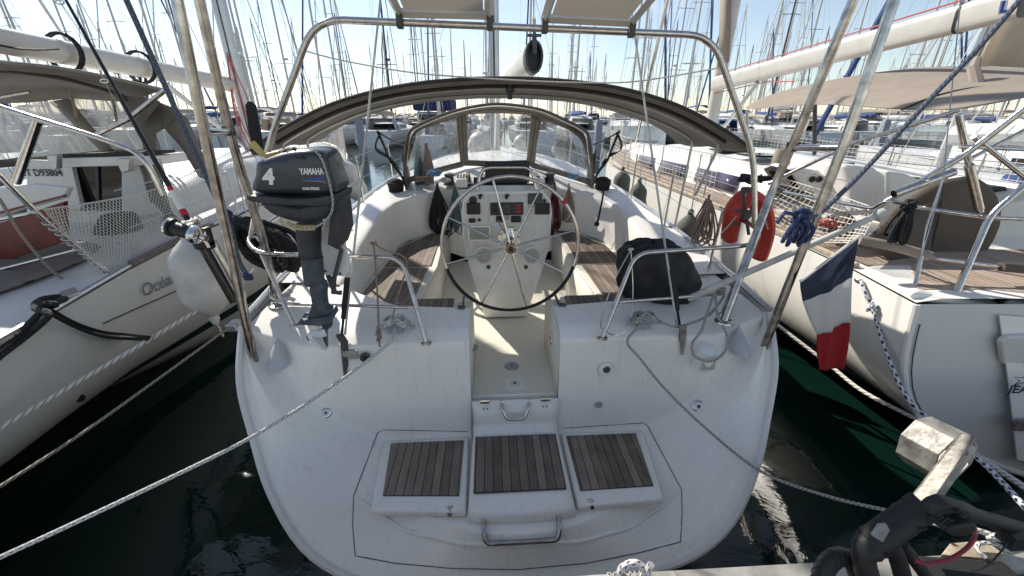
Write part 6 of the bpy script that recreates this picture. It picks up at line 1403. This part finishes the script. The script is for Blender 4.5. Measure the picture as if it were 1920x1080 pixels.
for i in range(13):
    t = 1.0 + i / 12 * 1.9; rows.append([wc_ + (f1 * cos(t) + f2 * sin(t)) * (.115 + .036 * cos(j)) + axw * (.040 * sin(j)) for j in [(-1.3 + 2.6 * q / 6) for q in range(7)]])
mb.grid(rows); part('mudguard', mb, SCOOT, sco, solid=.004)
mb = MB(); mb.prism([P(1720, 1040, z=1.02), P(1880, 1050, z=1.02), P(1960, 1120, z=1.02), P(1760, 1160, z=1.02)], (0, 0, -.05)); part('foot_deck', mb, BLACKR, sco, bevel=.01)
mb = MB(); mb.prism([P(1765, 1040, z=1.0), P(1782, 1018, z=1.0), P(1850, 1012, z=1.0), P(1885, 1040, z=1.0), P(1880, 1050, z=1.0)], (0, 0, -.03)); solo('wooden_plate', mb, TIMB, 'pale wooden plate on the quay behind the black scooter', 'plate', bevel=.004)
mb = MB(); mb.tube(smooth([P(1790, 982, z=1.08), P(1850, 1000, z=1.06), P(1880, 1010, z=1.06), P(1925, 1012, z=1.05)], 5), .011, 8); mb.tube(knot(P(1872, 1008, z=1.07), .035, 1, 14, 4), .010, 6)
mb.tube(smooth([P(1848, 1046, z=1.03), P(1832, 1030, z=1.04), P(1840, 1018, z=1.04), P(1870, 1022, z=1.04), P(1895, 1040, z=1.03)], 5), .008, 8)
solo('rope_end', mb, R_W, 'white rope with a knot lying on the quay behind the scooter', 'rope')
# white plastic ball fenders on our foredeck, seen through the hood window
CF = M
for (u, v, r, lab) in ((902, 272, .33, 'large round silver-grey ball fender on the foredeck, behind the middle hood window'), (978, 268, .20, 'small round grey ball fender on the foredeck, right of the large one')):
    mb = MB(); c = M.P(u, v, y=10.6); mb.lathe([(r * sin(pi * i / 14) + .001, -r * cos(pi * i / 14)) for i in range(15)], c, (0, 0, 1), 24); mb.tube([c + V((0, 0, r * .95)), c + V((0, 0, r * 1.2))], .04, 8); solo('ball_fender', mb, GREYW, lab, 'fender')
# ------------------------------------------------------------------ the harbour beyond
CF = W
rnd = random.Random(21)
HULLS = [mat('far_white_hull', (.62, .63, .62), .4), SKEG, mat('far_navy_hull', (.02, .035, .07), .35), mat('far_cream_hull', (.55, .52, .45), .45)]
COVERS = [BLUEC, mat('far_white_cover', (.6, .6, .58), .8), mat('far_beige_cover', (.38, .33, .26), .8), SAND, mat('far_grey_cover', (.2, .2, .21), .8), mat('far_light_grey_cover', (.42, .42, .42), .8)]
MASTM = [mat('far_mast_alu', (.55, .54, .52), .45, .3), mat('far_mast_white', (.62, .60, .56), .5), mat('far_mast_dark', (.07, .07, .08), .5)]
RIGM = mat('far_rigging_wire', (.22, .22, .24), .5, .3)
def fb_parts(kind):
    rn = random.Random(100 + kind); L = rn.uniform(9.5, 13); B = L * .155; Fh = L * .10; Hm = L * rn.uniform(1.25, 1.5)
    D = {}
    mb = MB(); rows = []
    for t in (0, .15, .4, .65, .85, .96, 1.0):
        hb = B * itp(t, [(0, .78), (.15, .92), (.4, 1), (.65, .86), (.85, .45), (.96, .12), (1.0, .02)]); z = Fh * (1 + .25 * t); y = t * L - (.35 * (1) if t == 0 else 0)
        rows.append([V((hb * cos(a) * (1 if abs(cos(a)) < .01 else 1), y + (.5 if t == 0 and i in (0, 8) else 0), z + (-z - .3) * (sin(a) ** .7 if sin(a) > 0 else 0))) for i, a in enumerate([pi * j / 8 for j in range(9)])])
    mb.grid(rows, flip=True); mb.face(list(range(9))); D['hull'] = (mb, HULLS[(0, 0, 1, 0, 1, 0, 0, 0)[kind % 8]])
    mb = MB(); mb.grid([[V((x * B * k, t * L, Fh * (1 + .25 * t) + .02)) for x in (-1, 0, 1)] for t, k in ((0.02, .78), (.4, 1), (.65, .86), (.85, .45), (.99, .02))], flip=True)
    rows = [fil([V((-w_ - .1, y * L, Fh)), V((-w_, y * L, z)), V((w_, y * L, z)), V((w_ + .1, y * L, Fh))], .15, 3) for y, w_, z in ((.28, B * .62, Fh + .55), (.5, B * .58, Fh + .62), (.7, B * .35, Fh + .5), (.78, B * .2, Fh + .15))]
    mb.grid(rows, flip=True); D['cabin'] = (mb, HULLS[0])
    mb = MB()
    for s in (-1, 1): mb.box((s * (B * .61 + .03), L * .42, Fh + .33), (.06, L * .2, .16))
    D['cabin_window'] = (mb, DARKGL)
    mb = MB(); rows = [[V((B * .62 * x, yy * L, Fh + (.1 if abs(x) == 1 else hh))) for x in (-1, -.8, -.4, 0, .4, .8, 1)] for yy, hh in ((.2, 1.0), (.26, 1.15), (.33, .65))]; mb.grid(rows); 
    if kind % 3 == 0: mb.grid([[V((B * .6 * x, yy * L, Fh + 1.9 - .25 * x * x)) for x in (-1, -.5, 0, .5, 1)] for yy in (.0, .17)])
    D['sprayhood'] = (mb, COVERS[kind % 6])
    mb = MB(); my = L * .52; mb.tube([(0, my, Fh), (0, my, Hm)], [.10, .075], 8)
    for z in (.40, .70): mb.tube([(-B * .45, my - .15, Hm * z), (0, my, Hm * z + .03), (B * .45, my - .15, Hm * z)], .03, 4)
    if kind % 2: mb.lathe([(.06, 0), (.26, .03), (.26, .16), (.1, .22)], (0, my + .35, Hm * .42), (0, 0, 1), 10)
    mb.tube([(0, my, Hm), (.1, my - .1, Hm + .5)], .02, 4); D['mast'] = (mb, MASTM[(0, 1, 0, 0, 1, 2, 0, 1)[kind % 8]])
    mb = MB(); mb.tube([(0, my - .1, Fh + 1.35), (0, my - L * .2, Fh + 1.45), (0, my - L * .38, Fh + 1.4)], [.24, .2, .12], 8); D['sail_cover'] = (mb, COVERS[(kind * 5 + 1) % 6])
    mb = MB(); mb.tube([(0, L * .97, Fh * 1.25), (0, my + .1, Hm * .97)], [.03, .05] if kind % 4 else [.09, .06], 5); D['furled_genoa'] = (mb, COVERS[(kind * 3) % 6] if kind % 4 == 0 else MASTM[1])
    mb = MB(); rw = .0085
    for s in (-1, 1): mb.tube([(s * B * .92, my - .2, Fh), (s * B * .45, my - .15, Hm * .4), (s * B * .45, my - .15, Hm * .7), (0, my, Hm * .98)], rw, 3); mb.tube([(s * B * .9, my, Fh), (0, my, Hm * .4)], rw, 3)
    mb.tube([(0, .1, Fh), (0, my, Hm)], rw, 3)
    for s in (-1, 1):
        pr_ = [(s * B * .75, 0, 0), (s * B * .95, L * .25, 0), (s * B * .95, L * .5, 0), (s * B * .75, L * .75, 0), (s * B * .1, L, 0)]
        mb.tube([V(p) + V((0, 0, Fh * 1.1 + .65)) for p in pr_], .014, 4)
        for p in pr_: mb.tube([V(p) + V((0, 0, Fh)), V(p) + V((0, 0, Fh * 1.1 + .65))], .014, 4)
    D['rigging'] = (mb, RIGM); return D
NK = 8; protos = []; lows = []
for k in range(NK):
    D = fb_parts(k)
    protos.append([(n_, mesh_from(c_, 'far_' + n_, mt, Matrix.Identity(4))) for n_, (mb, mt) in D.items() for c_ in (comps(mb) if n_ == 'cabin_window' else [mb])])
    me = bpy.data.meshes.new('far_boat'); vs = []; fs = []; mi = []; ms = []
    for n_, (mb, mt) in D.items():
        if n_ in ('cabin_window',): continue
        o_ = len(vs); vs += [tuple(v) for v in mb.v]; fs += [tuple(i + o_ for i in f) for f in mb.f]
        if mt not in ms: ms.append(mt)
        mi += [ms.index(mt)] * len(mb.f)
    me.from_pydata(vs, [], fs); me.polygons.foreach_set('material_index', mi)
    for m1 in ms: me.materials.append(m1)
    lows.append(me)
CN = ['blue', 'white', 'beige', 'sand', 'grey', 'light grey']; HN = ['white', 'white', 'pale blue', 'white', 'pale blue', 'white', 'white', 'white']
def far_boat(k, x, y, rz, s, label, group):
    r = bpy.data.objects.new('sailboat', None); C.objects.link(r); r.location = (x, y, 0); r.rotation_euler = (rnd.uniform(-.01, .01), rnd.uniform(-.022, .022), rz); r.scale = (s, s, s)
    r['label'] = label; r['category'] = 'sailboat'; r['group'] = group; r.empty_display_size = .1
    for n_, me in protos[k]:
        o = bpy.data.objects.new(n_, me); C.objects.link(o); o.parent = r
ORD = ['first', 'second', 'third', 'fourth', 'fifth', 'sixth', 'seventh', 'eighth', 'ninth', 'tenth', 'eleventh', 'twelfth', 'thirteenth', 'fourteenth', 'fifteenth', 'sixteenth', 'seventeenth', 'eighteenth', 'nineteenth', 'twentieth', 'twenty-first', 'twenty-second', 'twenty-third', 'twenty-fourth']
# same quay, beyond the two neighbours
for i, x in enumerate((-10.5, -15.2, -20, -25)): k = (i * 3 + 1) % NK; far_boat(k, x, 2.5 + rnd.uniform(-.5, .5), R(4), .95, '%s hulled sailboat, %s one beyond the left boat at the same quay' % (HN[k], ORD[i]), 'sailboats berthed at our quay')
for i, x in enumerate((10.2, 14.9, 19.6, 24.5, 29.2, 34)): k = (i * 3) % NK; far_boat(k, x, 4 + rnd.uniform(-.5, 1.5) + i * .8, R(4), .95, '%s hulled sailboat, %s one beyond the right boat at the same quay' % (HN[k], ORD[i]), 'sailboats berthed at our quay')
# nearest row across the fairway
xs = [-44, -39, -34.5, -30, -25.5, -21, -16.6, -11.7, -6.8, -2.4, 2.0, 6.6, 11.4, 16, 20.5, 25.2, 30, 34.6, 39.5, 44]
for i, x in enumerate(xs):
    k = (i * 5 + 2) % NK; y = 36 + rnd.uniform(-1.5, 1.5) + max(0, x) * .10
    far_boat(k, x, y + (0 if i % 3 else 11), rnd.uniform(-.1, .1) + (0 if i % 3 else pi), rnd.uniform(.9, 1.08), '%s hulled sailboat, %s from the left in the nearest row across the water' % (HN[k], ORD[i]), 'sailboats in the nearest row across the fairway')
def low(k, x, y, rz, s, label, group):
    o = bpy.data.objects.new('sailboat', lows[k]); C.objects.link(o); o.location = (x, y, 0); o.rotation_euler = (0, rnd.uniform(-.02, .02), rz); o.scale = (s, s, s * rnd.uniform(.85, 1.15)); o['label'] = label; o['category'] = 'sailboat'; o['group'] = group
for y0, x0, x1, step in ((49, -62, 70, 4.6), (74, -92, 100, 5.2), (88, -100, 112, 5.6), (116, -135, 140, 7.0), (132, -150, 155, 8.0), (170, -190, 195, 10.0)):
    x = x0
    while x < x1:
        if rnd.random() < .9:
            k = rnd.randrange(NK); zn = 'at far left' if x < -y0 * .55 else 'left of our mast' if x < -y0 * .05 else 'right of our mast' if x < y0 * .5 else 'at far right'; rw_ = 'middle distance' if y0 < 80 else 'farthest rows'
            low(k, x + rnd.uniform(-.6, .6), y0 + rnd.uniform(-2, 2) + x * .03, rnd.choice((0, pi)) + rnd.uniform(-.06, .06), rnd.uniform(.85, 1.15), 'small %s sailboat, %s sail cover, in the %s %s' % (HN[k], CN[(k * 5 + 1) % 6], rw_, zn), '%s sailboats with %s sail covers in the %s, %s' % (HN[k], CN[(k * 5 + 1) % 6], rw_, zn))
        x += step
# posts standing in the water
for i, (u, v, y) in enumerate(((682, 292, 28.5), (1118, 300, 28.5), (1640, 292, 30))):
    c = P(u, v, y=y); mb = MB(); mb.box((c.x, y, .9), (.42, .42, 2.6)); mb.box((c.x, y, 2.25), (.34, .34, .12))
    solo('mooring_post', mb, GREYP, 'square grey mooring post in the water, %s' % ('left of the middle boat hood', 'right of the middle boat hood', 'behind the right boat')[i], 'post', 'mooring posts in the fairway', bevel=.02)
# slack black line over the water
rope('slack_line', [P(645, 286, y=26), P(680, 302, y=25), P(710, 308, y=24), P(735, 304, y=24), P(755, 295, y=24)], .035, R_K, 'slack black line hanging over the bright water left of the hood')
# motor yacht with navy canopy
my_ = thing('motor_yacht', 'motor yacht with navy canopy behind the left side of the hood', 'motor yacht', (-8.2, 46, 0))
mb = MB(); mb.grid([[V((-8.2 + hb * cos(a), y, z - (z + .3) * max(0, sin(a)) ** .7)) for a in [pi * j / 8 for j in range(9)]] for y, hb, z in ((44, 2.0, 1.5), (50, 2.2, 1.7), (55, 1.5, 2.0), (58, .1, 2.3))], flip=True); mb.face(list(range(9))); part('hull', mb, HULLS[0], my_)
mb = MB(); mb.box((-8.2, 48.5, 2.2), (3.6, 6, 1.4)); part('cabin', mb, HULLS[0], my_, bevel=.2)
mb = MB(); mb.box((-8.2, 47.2, 3.6), (3.9, 5, 1.2)); part('canopy', mb, NAVY, my_, bevel=.25)
mb = MB(); mb.box((-8.2, 45.48, 2.3), (3.0, .06, .7)); part('window', mb, DARKGL, my_)
mb = MB(); mb.tube([(-9.4, 46, 4.2), (-9.2, 46.5, 5.6), (-7.2, 46.5, 5.6), (-7.0, 46, 4.2)], .07, 8); mb.tube([(-8.2, 46.5, 5.6), (-8.2, 46.5, 7)], .05, 6); part('radar_arch', mb, WHT, my_)
